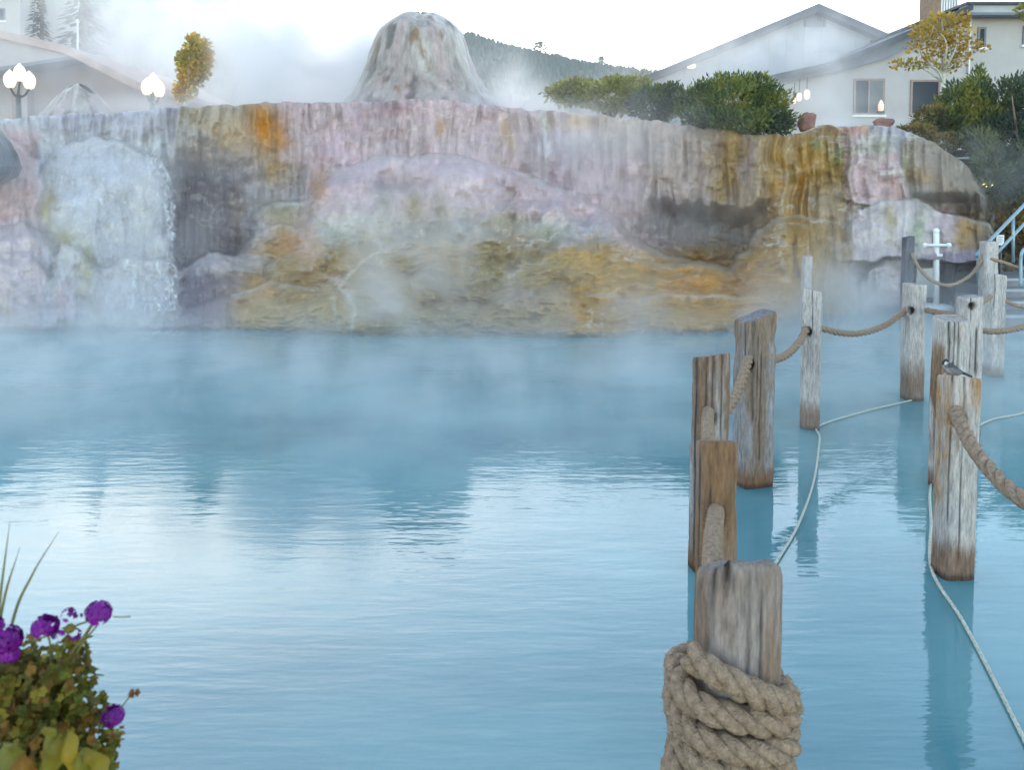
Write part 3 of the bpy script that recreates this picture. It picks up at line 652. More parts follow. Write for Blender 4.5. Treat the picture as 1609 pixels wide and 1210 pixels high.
m = MB(); m.tube([P(122, 34, 33)+(0,0,-.02), P(122, 34, 33)+(0,0,.12)], [.07, .03], 8); m.build('cap', M_WHITE, t)

# triple-globe street lamps
def street_lamp(globes, px, d, label):
    ctr = P(px, 128, d); g0 = P(px, base, d)
    t = thing('street_lamp', label, 'street lamp', g0, 'triple globe street lamps')
    m = MB(); m.tube([g0, (g0[0], g0[1], ctr[2]-.35)], [.09, .06], 12); m.lathe([(.2,0),(.2,.12),(.12,.3),(.09,.5)], g0, 14); m.build('pole', M_DARK, t, smooth=True)
    for gx_, gy_, dd in globes:
        g = P(gx_, gy_, d+dd)
        m = MB(); m.tube(crom([(g0[0], g0[1], ctr[2]-.4), ((g0[0]+g[0])/2, (g0[1]+g[1])/2, g[2]-.42), (g[0], g[1], g[2]-.22)], 6), .03, 8); arm = m.build('arm', M_DARK, t, smooth=True)
        m = MB(); m.lathe([(.05,-.235),(.11,-.2),(.155,-.08),(.16,.02),(.13,.12),(.07,.2),(.02,.25),(.01,.27)], g, 18); m.build('globe', M_GLOBE, arm, smooth=True)
street_lamp([(15.5,124,0),(31,114,.3),(46,126,0)], 31, 23., 'lit triple globe street lamp in front of the pink building, three globes apart')
street_lamp([(231,136,0),(241,128,.35),(250,139,-.1)], 241, 24., 'lit triple globe street lamp by the yellow tree, globes overlapping')

# ================================================================== PLANTS
def leaf_cloud(lobes, n, ln, wd, upb=.3, spread=.8, cols=None, shell=.55, seed=1, clump=2.2):
    """leaf-sized faces through the lobes' volume; colours vary by clump and by leaf"""
    g = np.random.default_rng(seed)
    wgt = np.array([l[3]*l[4]*l[5] for l in lobes]) ** .75; pick = g.choice(len(lobes), n, p=wgt/wgt.sum())
    L_ = np.array(lobes)[pick]
    dirn = g.normal(size=(n, 3)); dirn /= np.linalg.norm(dirn, axis=1)[:, None]
    rad = shell + (1-shell)*g.random(n)**.6; lump = .62 + .76*vn(dirn[:,0]*clump+pick*3.1, dirn[:,1]*clump, dirn[:,2]*clump)
    pos = L_[:, :3] + dirn*L_[:, 3:6]*(rad*lump)[:, None]
    ax = dirn*spread + g.normal(size=(n, 3))*.5 + np.array((0, 0, upb)); ax /= np.linalg.norm(ax, axis=1)[:, None]
    sd_ = np.cross(ax, g.normal(size=(n, 3))); sd_ /= np.linalg.norm(sd_, axis=1)[:, None]
    l_ = ln*g.uniform(.6, 1.3, n)[:, None]; w_ = wd*g.uniform(.6, 1.3, n)[:, None]
    v = np.stack([pos, pos+ax*l_*.5+sd_*w_, pos+ax*l_, pos+ax*l_*.5-sd_*w_], 1).reshape(-1, 3)
    f = np.arange(4*n).reshape(n, 4)
    cl = np.array(cols); mixv = np.clip(vn(pos[:,0]*clump*1.3, pos[:,1]*clump*1.3, pos[:,2]*clump*1.3)*1.4-.2 + g.normal(size=n)*.16, 0, .999)*(len(cl)-1)
    i0 = mixv.astype(int); fr = (mixv-i0)[:, None]; c = cl[i0]*(1-fr)+cl[np.minimum(i0+1, len(cl)-1)]*fr
    c = c*g.uniform(.75, 1.25, n)[:, None]
    return v, f, np.repeat(c, 4, 0)
def plant(name, label, cat, basep, lobes, n, ln, wd, cols, stems=None, part='foliage', group=None, bark=None, **k):
    t = thing(name, label, cat, basep, group)
    v, f, c = leaf_cloud(lobes, n, ln, wd, cols=cols, **k)
    obj(part, mesh(part, v, f, M_LEAF, False, c), t)
    m = MB()
    for pts, r0, r1 in stems or []:
        q = crom(pts, 6); m.tube(q, np.linspace(r0, r1, len(q)), 7)
    if m.v: m.build('trunk' if part == 'crown' else 'stem', bark or M_BARK, t, smooth=True)
    return t
def lobe(px, py, d, rx, ry, rd=None):
    c = P(px, py, d); k = d/F; return (c[0], c[1], c[2], rx*k, (rd if rd else rx)*k, ry*k)
def bush_stems(px, pyb, d, tips, r=.05): return [([P(px, pyb, d), (P(px, pyb, d)+P(x, y, d))/2+(0,0,.1), P(x, y, d)], r, .012) for x, y in tips]
JUN = [(.06,.085,.05),(.10,.145,.05),(.16,.20,.06),(.26,.25,.05)]
YEL = [(.20,.20,.06),(.28,.27,.08),(.36,.33,.11)]
AUT = [(.60,.34,.03),(.70,.44,.05),(.62,.45,.07),(.42,.34,.06)]
plant('juniper_bush', 'large dense green juniper bush spilling over the terrace lip', 'bush', P(1155, 212, 17.2),
      [lobe(1150,165,17.2,62,42),(lobe(1095,168,17.3,34,36)),lobe(1205,168,17.1,40,34),lobe(1210,196,16.8,42,16),lobe(1150,190,16.8,70,22),lobe(1140,135,17.3,16,22),lobe(1190,135,17.3,30,18)],
      11000, .12, .022, JUN, bush_stems(1155,214,17.2,[(1110,150),(1150,125),(1195,135),(1230,180),(1125,190)]), group='bushes along the terrace lip', seed=3, upb=.5)
plant('leafy_bush', 'yellow-green bush half lost in steam, left of the large juniper', 'bush', P(960, 186, 19),
      [lobe(905,146,19.4,42,18),lobe(960,150,19,52,26),lobe(1000,140,19.3,24,22)], 5500, .11, .03, YEL, bush_stems(960,190,19,[(910,145),(950,130),(1000,128)]), group='bushes along the terrace lip', seed=4)
plant('leafy_bush', 'grey-green bush touching the left side of the large juniper', 'bush', P(1030, 192, 18.3),
      [lobe(1030,165,18.3,36,28),lobe(1055,150,18.4,20,18)], 3500, .11, .025, JUN, bush_stems(1030,194,18.3,[(1015,150),(1040,140),(1058,145)]), group='bushes along the terrace lip', seed=5)
plant('juniper_bush', 'spiky-topped green juniper under the yellow tree', 'bush', P(1510, 215, 17.6),
      [lobe(1520,170,17.6,38,40),lobe(1536,132,17.7,14,24),lobe(1490,190,17.4,30,26),lobe(1545,200,17.4,40,30)], 8000, .12, .022, JUN, bush_stems(1512,222,17.6,[(1500,160),(1535,122),(1550,170)]), group='bushes along the terrace lip', seed=6, upb=.7)
plant('juniper_bush', 'big blue-green juniper mass at the right edge above the handrail', 'bush', P(1610, 300, 16.5),
      [lobe(1590,160,17.4,40,36),lobe(1640,170,17.4,60,50),lobe(1585,215,16.8,40,40),lobe(1600,270,16.2,50,44),lobe(1650,240,16.4,60,70),lobe(1560,262,15.9,28,36),lobe(1540,225,16.2,26,22),lobe(1605,320,15.9,46,40)],
      14000, .13, .024, [(.04,.065,.05),(.06,.095,.065),(.085,.125,.07),(.14,.16,.05)], bush_stems(1610,330,16.4,[(1590,150),(1640,140),(1570,250)]), group='bushes along the terrace lip', seed=7, upb=.5)
plant('leafy_bush', 'low autumn-tinted bush behind the steps and handrail', 'bush', P(1600, 410, 15.6),
      [lobe(1585,352,15.8,30,34),lobe(1620,375,15.7,40,40),lobe(1590,395,15.6,26,20)], 4500, .12, .03, [(.05,.06,.03),(.10,.09,.03),(.24,.13,.03),(.32,.20,.05)], bush_stems(1600,420,15.6,[(1580,340),(1620,350)]), seed=8)
plant('leafy_bush', 'straggly ochre bush at the top of the right-hand fall', 'bush', P(1462, 215, 17.2),
      [lobe(1465,190,17.3,24,22),lobe(1440,208,17.0,30,10),lobe(1480,222,16.7,34,12)], 2600, .10, .025, [(.08,.09,.04),(.16,.14,.05),(.26,.19,.06)], bush_stems(1462,222,17.2,[(1450,190),(1475,175)]), seed=9)
# small autumn tree
b0 = P(1482, 205, 20); tips = [(1410,100),(1430,70),(1448,48),(1470,25),(1492,22),(1508,45),(1530,68),(1552,75),(1515,90),(1440,105),(1500,70),(1465,70)]
st = [([b0, P(1481,150,20), P(1484,95,20), P(1480,30,20)], .075, .015)]
for x, y in tips: st.append(([P(1482, 118+(y-60)*.25, 20), (P(1482,112,20)+P(x,y,20))/2+(0,random.uniform(-.3,.3),.02), P(x,y,20)+(0,random.uniform(-.6,.6),0)], .03, .006))
plant('autumn_tree', 'slender small tree with thin golden leaves in front of the white house', 'tree', b0,
      [lobe(x, y, 20, rx, ry) for x, y, rx, ry in [(1412,101,14,6),(1432,100,16,9),(1436,72,14,10),(1458,98,14,8),(1452,52,24,16),(1478,34,30,14),(1508,32,18,14),(1502,60,26,14),(1525,72,16,9),(1546,74,12,6),(1512,92,16,9),(1470,78,20,12),(1490,105,18,8),(1480,60,20,14),(1495,84,16,10)]],
      1700, .095, .04, [(.40,.24,.04),(.50,.31,.05),(.44,.32,.07),(.30,.25,.06)], st, part='crown', bark=M_PALEBARK, seed=10, shell=.2)
b0 = P(293, 170, 20.4)
plant('autumn_tree', 'golden columnar tree fading into the steam beside the right street lamp', 'tree', b0,
      [lobe(304,70,20.4,12,16),lobe(291,100,20.4,12,26),lobe(293,132,20.4,14,24),lobe(318,92,20.7,16,30),lobe(284,146,20.4,10,14),lobe(312,118,20.6,12,18)], 2900, .10, .045, AUT,
      [([b0, P(295,120,20.4), P(300,62,20.4)], .09, .02), ([P(295,130,20.4), P(318,95,20.6)], .04, .01)], part='crown', bark=M_PALEBARK, seed=11, shell=.15)
plant('autumn_tree', 'corner twig of a golden tree hanging at the top right edge', 'tree', P(1640, 205, 22), [lobe(1612,18,22,14,10),lobe(1640,20,22,26,24)], 700, .10, .045, [(.16,.17,.04),(.30,.24,.05)],
      [([P(1640,205,22), P(1642,100,22), P(1640,10,22)], .08, .02)], part='crown', seed=12, shell=.2)
def spruce(px, pyt, pyb, d, wpx, label, seed):
    random.seed(seed); b0 = P(px, pyb, d); t = thing('spruce_tree', label, 'tree', b0, 'dark spruces behind the pink building'); top = P(px, pyt, d)
    h = top[2]-b0[2]; m = MB(); m.tube([b0, top], [.22, .03], 8); m.build('trunk', M_BARK, t)
    m = MB(); g = np.random.default_rng(seed)
    for k in range(900):
        f = g.random()**.8; z = b0[2]+h*(.08+.9*f); rr = wpx*d/F*(1-f)**.8*(.5+.5*g.random()); a = g.random()*6.283
        x, y = b0[0]+rr*math.cos(a), b0[1]+rr*math.sin(a); q = .32*(1.2-.7*f); o = np.array((math.cos(a), math.sin(a), -.35))*q; s_ = np.array((-math.sin(a), math.cos(a), 0))*q*.35
        p = np.array((x, y, z)); gcol = g.uniform(.7, 1.3)
        m.add([p-o*.6, p+s_, p+o, p-s_], [(0,1,2,3)], (.03*gcol, .055*gcol, .04*gcol))
    m.build('crown', M_CONIF, t)
spruce(134, -70, 200, 34, 62, 'dark spruce just right of the thin pole, dim through the steam', 21)
spruce(66, -40, 200, 42, 34, 'paler spruce left of the thin pole behind the pink roof', 22)
random.seed(77)

# boulders on the lip
def boulder(px, py, d, rx, rz, label, seed):
    c = P(px, py, d); k = d/F; n, m_ = 26, 16; v = []
    for i in range(m_+1):
        ph = math.pi*i/m_
        for j in range(n):
            a = 2*math.pi*j/n; q = np.array((math.sin(ph)*math.cos(a), math.sin(ph)*math.sin(a), math.cos(ph)))
            q4 = q/(np.sum(np.abs(q)**3.2)**(1/3.2))
            r_ = .82 + .42*(float(fbm(q[0]*1.6+seed, q[1]*1.6, q[2]*1.6, 4))-.5)*1.6
            v.append(c + q4*np.array((rx*k, rx*k*.9, rz*k))*r_)
    f = [(i*n+j, (i+1)*n+j, (i+1)*n+(j+1) % n, i*n+(j+1) % n) for i in range(m_) for j in range(n)]
    o = obj('boulder', mesh('boulder', v, f, M_ROCK, True)); o['label'] = label; o['category'] = 'boulder'; o['group'] = 'red boulders on the lip'
boulder(1267, 192, 17.2, 15, 17, 'squarish red boulder beside the large juniper bush', 1.1)
boulder(1387, 194, 17.6, 18, 11, 'flat red boulder below the left house window', 4.7)
boulder(1415, 206, 17.2, 12, 8, 'small dark boulder half under the ochre bush', 6.7)

# ================================================================== POSTS AND ROPES
WG, WL, WB, WO, WD = (.31,.28,.275), (.44,.40,.385), (.22,.135,.085), (.22,.125,.07), (.06,.05,.05)
def post(label, bx, pyb, pyt, wpx, ratio=1.0, yaw=0., tilt=(0, 0), expo=5., tone=(WG, WL, WB), brown=.35, cracks=(), hole=None, seed=0., d=None, zb=-.55, rough_top=0., wet=.16, topx=None):
    """timber post: base pixel column/row on the water, top row, apparent width"""
    b0 = G(bx, pyb) if d is None else np.array((P(bx, pyt, d)[0], d, 0.))
    d = b0[1]; zt = P(bx, pyt, d)[2]; r = wpx/F*d/2; rb = r*ratio
    az = -math.atan2(b0[0], d)          # the side that faces the deck
    n, m = 72, 110; v = []; c = []
    th = np.linspace(0, 2*math.pi, n, endpoint=False)
    rad = (np.abs(np.cos(th)/r)**expo + np.abs(np.sin(th)/rb)**expo)**(-1/expo)
    ux, uy = rad*np.cos(th), rad*np.sin(th)
    cyw, syw = math.cos(yaw), math.sin(yaw)
    ztop = zt + tilt[0]*(ux*cyw-uy*syw) + tilt[1]*(ux*syw+uy*cyw)
    if rough_top: ztop = ztop - .030*np.clip(np.abs(ux/r), 0, 1)**5 + rough_top*(fbm(ux*60+seed, uy*60, seed, 3)-.6) + rough_top*.8*(vn(ux*16+seed, uy*16)-.5)
    for i in range(m+1):
        t_ = min(1, i/m); z = zb + (ztop-zb)*t_
        dist = (ztop-z); rim = np.sqrt(np.clip(dist/.02, 0, 1))*.045 + .955
        grain = fbm(th*5.1*3+seed, z*1.3, seed, 3); fine = fbm(ux*130+seed*3, uy*130, z*5, 2)
        q = 1 + .055*(grain-.5) + .05*(fine-.5)
        q = q*(1-.085*sstep(.55, .75, fbm(np.cos(th)*2.2+seed, np.sin(th)*2.2+z*3.0, z*2.0, 3)))*(1+.03*(fbm(z*2.5, seed, 1, 2)-.5))
        x = ux*cyw-uy*syw + .016*(fbm(z*1.7, seed, 9, 2)-.5); y = ux*syw+uy*cyw
        big = fbm(ux*9+seed, uy*9, z*2.2+seed, 3); st = .5*fbm(ux*150+seed, uy*150, z*2.2, 4) + .5*fbm(ux*110+seed, uy*110, z*26, 4)
        mixg = np.clip((st-.3)*1.6*(.6+.8*big), 0, 1)[:, None]
        col = np.array(tone[0])*(1-mixg) + np.array(tone[1])*mixg
        wb = np.clip(sstep(1-brown-.18, 1-brown+.18, big*.8+.45*st), 0, 1)[:, None]
        col = col*(1-wb) + np.array(tone[2])*wb
        for a0, wdt, z0, z1, dep in cracks:
            aw = a0 + .10*(vn(z*4, a0*7+seed)-.5)
            dd = np.abs((th+yaw-az-aw+math.pi) % (2*math.pi) - math.pi)
            k = np.exp(-(dd/wdt)**2)*sstep(z0-.05, z0+.05, z)*(1-sstep(z1-.03, z1+.05, z))
            q = q - dep*k; kk = np.clip(k*1.1, 0, 1)[:, None]; col = col*(1-kk) + np.array(WD)*kk
        if hole:
            ha, hz, hr = hole
            dd = (th+yaw-az-ha+math.pi) % (2*math.pi) - math.pi
            k = sstep(1.0, .8, np.sqrt((dd*r)**2 + (z-hz)**2)/hr)
            q = q*(1-.6*k); col = col*(1-k[:, None]) + np.array((.03,.022,.018))*k[:, None]
        wl = (1-sstep(wet*.4, wet, z + .16*(big-.5) + .12*(st-.5)))[:, None]
        col = col*(1-wl) + (col*.2+np.array((.17,.08,.035))*.8)*wl
        dk = (1-sstep(.015, .05, z+.02*(st-.5)))[:, None]; col = col*(1-.6*dk)
        v += [(b0[0]+a, b0[1]+b_, zz) for a, b_, zz in zip(x*q*rim, y*q*rim, z)]; c.append(col)
    f = [(i*n+j, i*n+(j+1) % n, (i+1)*n+(j+1) % n, (i+1)*n+j) for i in range(m) for j in range(n)]
    for s_ in (.8, .5, .2):
        L0 = len(v)-n
        x = (ux*cyw-uy*syw)*s_*.95; y = (ux*syw+uy*cyw)*s_*.95
        z = zt + tilt[0]*x + tilt[1]*y + (rough_top or .006)*(fbm(x*50+seed, y*50, 3.3, 3)-.55)
        v += [(b0[0]+a, b0[1]+b_, zz) for a, b_, zz in zip(x, y, z)]
        g = fbm(x*60+seed, y*60, 1.1, 3)[:, None]; c.append(np.array(tone[0])*.75*(.6+.8*g))
        f += [(L0+j, L0+(j+1) % n, L0+n+(j+1) % n, L0+n+j) for j in range(n)]
    f.append(tuple(range(len(v)-n, len(v))))
    o = obj('wooden_post', mesh('wooden_post', v, f, M_WOOD, True, np.clip(np.concatenate(c), .015, .8)))
    o['label'] = label; o['category'] = 'post'; o['group'] = 'weathered posts standing in the pond'
    return b0, zt
FR = -math.pi/2     # the side towards the camera
def hz(px, py, d): return P(px, py, d)[2]
# left row, near to far
post('thick weathered post in front with a heavy rope coiled round it', 1159, 0, 884, 130, .9, .1, (.05,-.42), 2.7, ((.27,.235,.225), (.38,.335,.32), (.23,.16,.12)), .40,
     [(FR-.30,.10,1.18,1.3,.30),(FR-.62,.07,1.13,1.3,.16),(FR-.1,.02,.6,1.3,.03),(FR+.3,.02,.3,1.25,.03),(FR+.62,.03,.5,1.3,.03)], None, 1.3, d=2.14, rough_top=.03)
post('brown post with a rope through its hole, right behind the coiled post', 1126, 0, 693, 62, 1.0, 0, (0,-.25), 3.0, ((.25,.17,.125),(.36,.275,.225),WO), .4,
     [(FR-.95,.10,.2,1.1,.05),(FR-.25,.04,.2,1.0,.03)], (FR, hz(1124,806,3.28), .040), 2.6, d=3.28)
post('tall grey and brown cracked post left of the row, behind the brown post', 1112, 893, 558, 54, .9, .15, (.14,-.18), 3.6, (WG, WL, (.20,.12,.075)), .42,
     [(FR+.12,.07,.6,1.4,.07),(FR-.25,.05,.7,1.4,.05),(FR-.9,.14,0,1.4,.06),(FR+.75,.05,.1,1.4,.03)], (FR+.05, hz(1113,645,4.75), .045), 3.9)
post('wide grey post with a slanting top, fourth from the coiled post', 1182, 760, 496, 55, .8, .28, (.28,.06), 8., ((.25,.245,.27),(.40,.38,.385),(.22,.155,.115)), .45,
     [(FR-.1,.05,.5,1.3,.03),(FR+.45,.06,.2,1.0,.04),(FR-.5,.04,.8,1.35,.03),(FR+.2,.03,.1,1.2,.02)], (FR-.36, hz(1176,564,6.1), .046), 5.1)
post('pale slim post between the wide slanting post and the middle far post', 1272, 672, 455, 30, 1., -.3, (-.22,0), 6., (WL,(.52,.47,.44),WG), .35,
     [(FR+.1,.05,.9,1.3,.02)], (FR-.4, hz(1268,516,7.5), .045), 6.4, wet=.30)
post('pale post with a dark wet foot, in the middle of the far rope row', 1432, 627, 446, 28, 1., .1, (-.05,0), 6., (WL,(.52,.47,.44),(.40,.35,.32)), .3, [], (FR-.3, hz(1427,484,8.5), .04), 7.7, wet=.5)
# right row
post('grey post with a long vertical crack, directly behind the front right post', 1486, 765, 500, 46, 1., .05, (0,.12), 3.6, (WL,(.50,.46,.44),WO), .30,
     [(FR-.12,.07,.85,1.4,.08),(FR+.5,.05,.3,1.4,.04),(FR+.2,.05,.6,1.3,.05)], (FR+.05, hz(1487,572,6.0), .04), 8.2)
post('front right post with a slanting top, thick rope through it and a rusty foot', 1497, 902, 592, 53, .95, .06, (-.12,-.2), 4.2, (WL,(.52,.47,.44),(.36,.19,.07)), .32,
     [(FR+.35,.05,.95,1.32,.05),(FR+.3,.03,.1,.8,.03),(FR-.3,.03,.3,1.2,.02)], (FR+.08, hz(1502,648,4.65), .048), 9.4, wet=.24)
post('knotty post with a nail hole, just right of the cracked post', 1517, 682, 466, 31, 1., .1, (.1,0), 6., (WL,(.52,.47,.44),WG), .3, [(FR+.75,.12,.55,.95,.07),(FR+.1,.03,.4,1.3,.02)], (FR+.2, hz(1522,476,7.3), .035), 10.6)
post('far pale post with a slanting top overlapping the square post by the handrail', 1559, 590, 430, 25, 1., .2, (-.15,0), 6., (WL,(.60,.56,.54),WG), .3, [(FR,.05,.8,1.3,.03)], None, 11.8)
post('square pale post at the foot of the blue handrail', 1554, 0, 379, 21, 1., .1, (0,0), 7., (WL,(.60,.55,.53),WG), .25, [], None, 12.9, d=13.2)
post('dark stained post left of the white cross', 1427, 0, 372, 15, 1., .1, (.2,0), 6., ((.10,.10,.13),(.17,.17,.2),WD), .3, [], None, 13.2, d=13.6)
post('faint pale post behind the slim post, veiled by steam', 1268, 0, 402, 13, 1., .1, (0,0), 6., (WL,(.50,.46,.44),WG), .2, [], None, 14.4, d=13.0)

def rope(label, ctrl, r, strands=True, mat=None, parent_name='rope', n=9, twist=7.5, cat='rope', group='ropes slung between the posts'):
    pts = crom([P(*c) if len(c) == 3 and not isinstance(c, np.ndarray) else c for c in ctrl], n)
    # resample evenly
    seg = np.r_[0, np.cumsum(np.linalg.norm(np.diff(pts, axis=0), axis=1))]
    k = max(12, int(seg[-1]/(r*.55))); sN = np.linspace(0, seg[-1], k); pts = np.stack([np.interp(sN, seg, pts[:, i]) for i in range(3)], 1)
    if not strands:
        m = MB(); rr = r*(1+.10*np.sin(sN/(r*.9)))
        m.tube(pts, rr, 8); o = m.build(parent_name, mat or M_ROPE, smooth=True); o['label'] = label; o['category'] = cat; o['group'] = group; return o
    root = thing(parent_name, label, cat, pts[0], group)
    t = np.gradient(pts, axis=0); t /= np.linalg.norm(t, axis=1)[:, None]
    u = np.cross(t[0], (0, 0, 1.)) if abs(t[0][2]) < .95 else np.array((1., 0, 0)); U = []
    for i in range(k):
        u = u - t[i]*np.dot(u, t[i]); u = u/np.linalg.norm(u); U.append(u.copy())
    U = np.array(U); Wv = np.cross(t, U)
    for s_ in range(3):
        a = sN/(r*twist)*2*math.pi + s_*2*math.pi/3
        wob = 1 + .10*(fbm(sN/r*.4, s_*5.0+seed_of(label), 2, 2)-.5)
        q = pts + (np.cos(a)[:, None]*U + np.sin(a)[:, None]*Wv)*(r*.50*wob)[:, None]
        m = MB(); m.tube(q, r*.56*(1+.12*(fbm(sN/r*1.3, s_*3., 5, 2)-.5)), 9); m.build('strand', mat or M_ROPE, root, smooth=True)
    # loose fibres
    g = np.random.default_rng(seed_of(label)); nf = int(k*6); i = g.integers(0, k, nf); a = g.random(nf)*6.283
    o_ = np.cos(a)[:, None]*U[i] + np.sin(a)[:, None]*Wv[i]; p0 = pts[i]+o_*r*.92
    dr = o_*.7 + t[i]*g.normal(size=(nf, 1)) + g.normal(size=(nf, 3))*.4; dr /= np.linalg.norm(dr, axis=1)[:, None]
    p1 = p0 + dr*(r*g.uniform(.2, .75, nf))[:, None]; w = np.cross(dr, t[i])*.0009
    v = np.stack([p0-w, p0+w, p1], 1).reshape(-1, 3)
    obj('loose_fibres', mesh('loose_fibres', v, np.arange(3*nf).reshape(nf, 3), mat or M_ROPE, False), root, kind='stuff')
    return root
def seed_of(s_): return sum(ord(ch)*(i+3) for i, ch in enumerate(s_)) % 997
# the coil on the front post
c0 = P(1159, 872, 2.14); cx_, cy0 = c0[0]-.012, 2.14; rp = 134/F*2.14/2 + .004; RR = .035
coil = []
zc0 = P(1159, 1104, 2.14-rp-.03)[2]
turns = 6.6; nn = 330
for i in range(nn):
    a = i/nn*turns*2*math.pi; f = a/(2*math.pi)
    ang = FR - .95 + a
    sag = .078*math.cos(ang-(FR-1.2)) * max(0, 1-f/1.5)
    z = zc0 + .016 - f*.068 + sag + .014*(float(vn(f*3.1, 7.3))-.5)
    ro = rp*.97 + RR*.82 + .007*math.sin(ang*2.3) + .010*(float(vn(f*1.9, 3.3))-.5) + .012*max(0, 1-f)
    # square-ish wrap follows the timber
    sq = (abs(math.cos(ang))**4 + abs(math.sin(ang)/.93)**4)**(-.25)
    coil.append(np.array((cx_+ro*math.cos(ang)*(.6+.4*sq), cy0+ro*math.sin(ang)*(.6+.4*sq), z)))
rope('very thick twisted rope wound many times round the front post', coil, RR, n=2, twist=5.2, group='rope coils')
# slung ropes
rope('thick pale rope hanging from the hole of the brown post to the coiled post', [(1124,800,3.30),(1125,806,3.15),(1122,835,2.75),(1120,870,2.40),(1123,905,2.18)], .031)
rope('short rope between the brown post and the grey cracked post', [(1113,640,4.72),(1113,646,4.55),(1112,668,4.1),(1114,700,3.6),(1120,735,3.34)], .031)
rope('rope sloping down from the wide slanting post to the cracked post', [(1176,560,6.1),(1176,562,5.9),(1168,590,5.6),(1156,622,5.3),(1138,650,5.0),(1122,665,4.85)], .034)
rope('rope sagging from the slim pale post to the wide slanting post', [(1268,514,7.5),(1267,517,7.36),(1256,537,7.15),(1238,556,6.85),(1215,566,6.55),(1192,570,6.2)], .032)
rope('long rope sagging between the slim pale post and the middle far post', [(1272,513,7.55),(1290,516,7.6),(1320,523,7.75),(1350,524,7.95),(1385,514,8.2),(1410,498,8.35),(1428,482,8.4)], .030)
rope('short rope from the middle far post to the knotty post', [(1432,484,8.5),(1450,486,8.4),(1480,492,8.0),(1515,494,7.45)], .030)
rope('golden rope running from the knotty post out to the right edge', [(1520,514,7.4),(1536,518,7.45),(1560,521,7.6),(1590,518,7.8),(1640,506,8.1)], .028)
rope('thick frayed rope dropping from the front right post towards the viewer', [(1502,640,4.72),(1502,645,4.5),(1512,672,4.25),(1535,712,3.95),(1570,754,3.7),(1609,786,3.5),(1660,812,3.3)], .036)
# the little bird on the front right post
bd = 4.60; bp_ = P(1492, 583, bd); kb = bd/F
t = thing('small_bird', 'small dark-capped bird perched on top of the front right post', 'bird', P(1494, 597, bd))
M_BIRD = attr_mat('bird_feathers', rough=.8, scale=60., var=.25, bump=.3, bdist=.004)
def pxv(x, y, dy=0.0): return P(x, y, bd+dy)
spine = crom([pxv(1483,567), pxv(1485,569), pxv(1489,575), pxv(1495,581), pxv(1502,584), pxv(1509,585), pxv(1513,586)], 5)
tt = np.linspace(0, 1, len(spine)); rad_ = np.interp(tt, [0,.08,.18,.3,.5,.7,.88,1], [2.0,5.2,5.6,6.0,8.0,7.2,3.6,1.2])*kb
m = MB(); m.tube(spine, rad_, 14)
cc = []
for i, f_ in enumerate(tt):
    for k in range(14):
        z_ = m.v[i*14+k][2]-spine[i][2]; up_ = z_/rad_[i]
        if f_ < .22: cc.append((.012,.012,.014) if up_ > .25 or f_ < .05 else (.50,.50,.50) if up_ > -.45 else (.02,.02,.02))
        else: cc.append((.10,.11,.13) if up_ > .1 else (.16,.15,.15) if up_ > -.5 else (.34,.33,.32))
m.c = cc; m.build('body', M_BIRD, t, smooth=True)
for sg in (-1, 1):
    w0 = spine[int(len(tt)*.38)]; m = MB(); v = []
    for i in range(7):
        s_ = i/6; c_ = pxv(1490+23*s_, 573+12*s_, sg*.022*(1-.6*s_)); h_ = (5.5*math.sin(math.pi*min(1, .25+.75*s_))+.4)*kb
        v += [c_+(0, 0, h_*.8), c_+(0, sg*.006, 0), c_-(0, 0, h_)]
    m.add(v, [(3*i+j, 3*i+j+1, 3*i+j+4, 3*i+j+3) for i in range(6) for j in range(2)], (.06,.065,.08)); m.build('wing', M_BIRD, t, smooth=True)
    m = MB(); m.tube([pxv(1494+sg*1.5, 588, sg*.008), pxv(1493+sg*1.5, 598, sg*.008)], .0012, 6); m.build('foot', M_DARK, t)
m = MB(); m.tube([pxv(1510,585), pxv(1518,588), pxv(1527,592)], [.010,.009,.007], 6, (.05,.055,.065)); m.build('tail', M_BIRD, t, smooth=True)
m = MB(); m.tube([pxv(1482,568), pxv(1478.5,569.5)], [.005,.0008], 8); m.build('beak', M_DARK, t)
rope('thin rope from the knotty post to the far slanting pale post', [(1532,481,7.4),(1545,474,8.3),(1557,466,9.4)], .022, False)
rope('thin rope from the far slanting pale post to the right edge', [(1560,466,9.5),(1575,470,9.5),(1595,479,9.5),(1640,490,9.6)], .022, False)
rope('slack rope drooping beside the white cross between dark post and square post', [(1433,398,13.5),(1445,422,13.4),(1465,441,13.4),(1492,448,13.3),(1520,436,13.3),(1538,416,13.2),(1546,398,13.2)], .028, False)
rope('rope from the square post past the handrail to the right edge', [(1556,406,13.1),(1580,413,13.1),(1600,420,13.1),(1640,430,13.1)], .026, False)
# thin cords lying on the water
def cord(label, pts, r):
    rope(label, [G(x, y, .012) for x, y in pts], r, False, M_CORD, 'floating_cord', 12, cat='cord', group='thin cords on the water')
cord('thin pale cord curving on the water from the slim post to the coiled post', [(1432,629),(1360,646),(1288,669),(1288,690),(1279,755),(1254,825),(1222,880),(1180,950)], .008)
cord('thin pale cord on the water at the foot of the front right post', [(1640,642),(1600,651),(1540,668),(1480,740),(1462,768),(1463,820),(1464,895),(1512,975),(1560,1065),(1609,1162),(1660,1265)], .009)

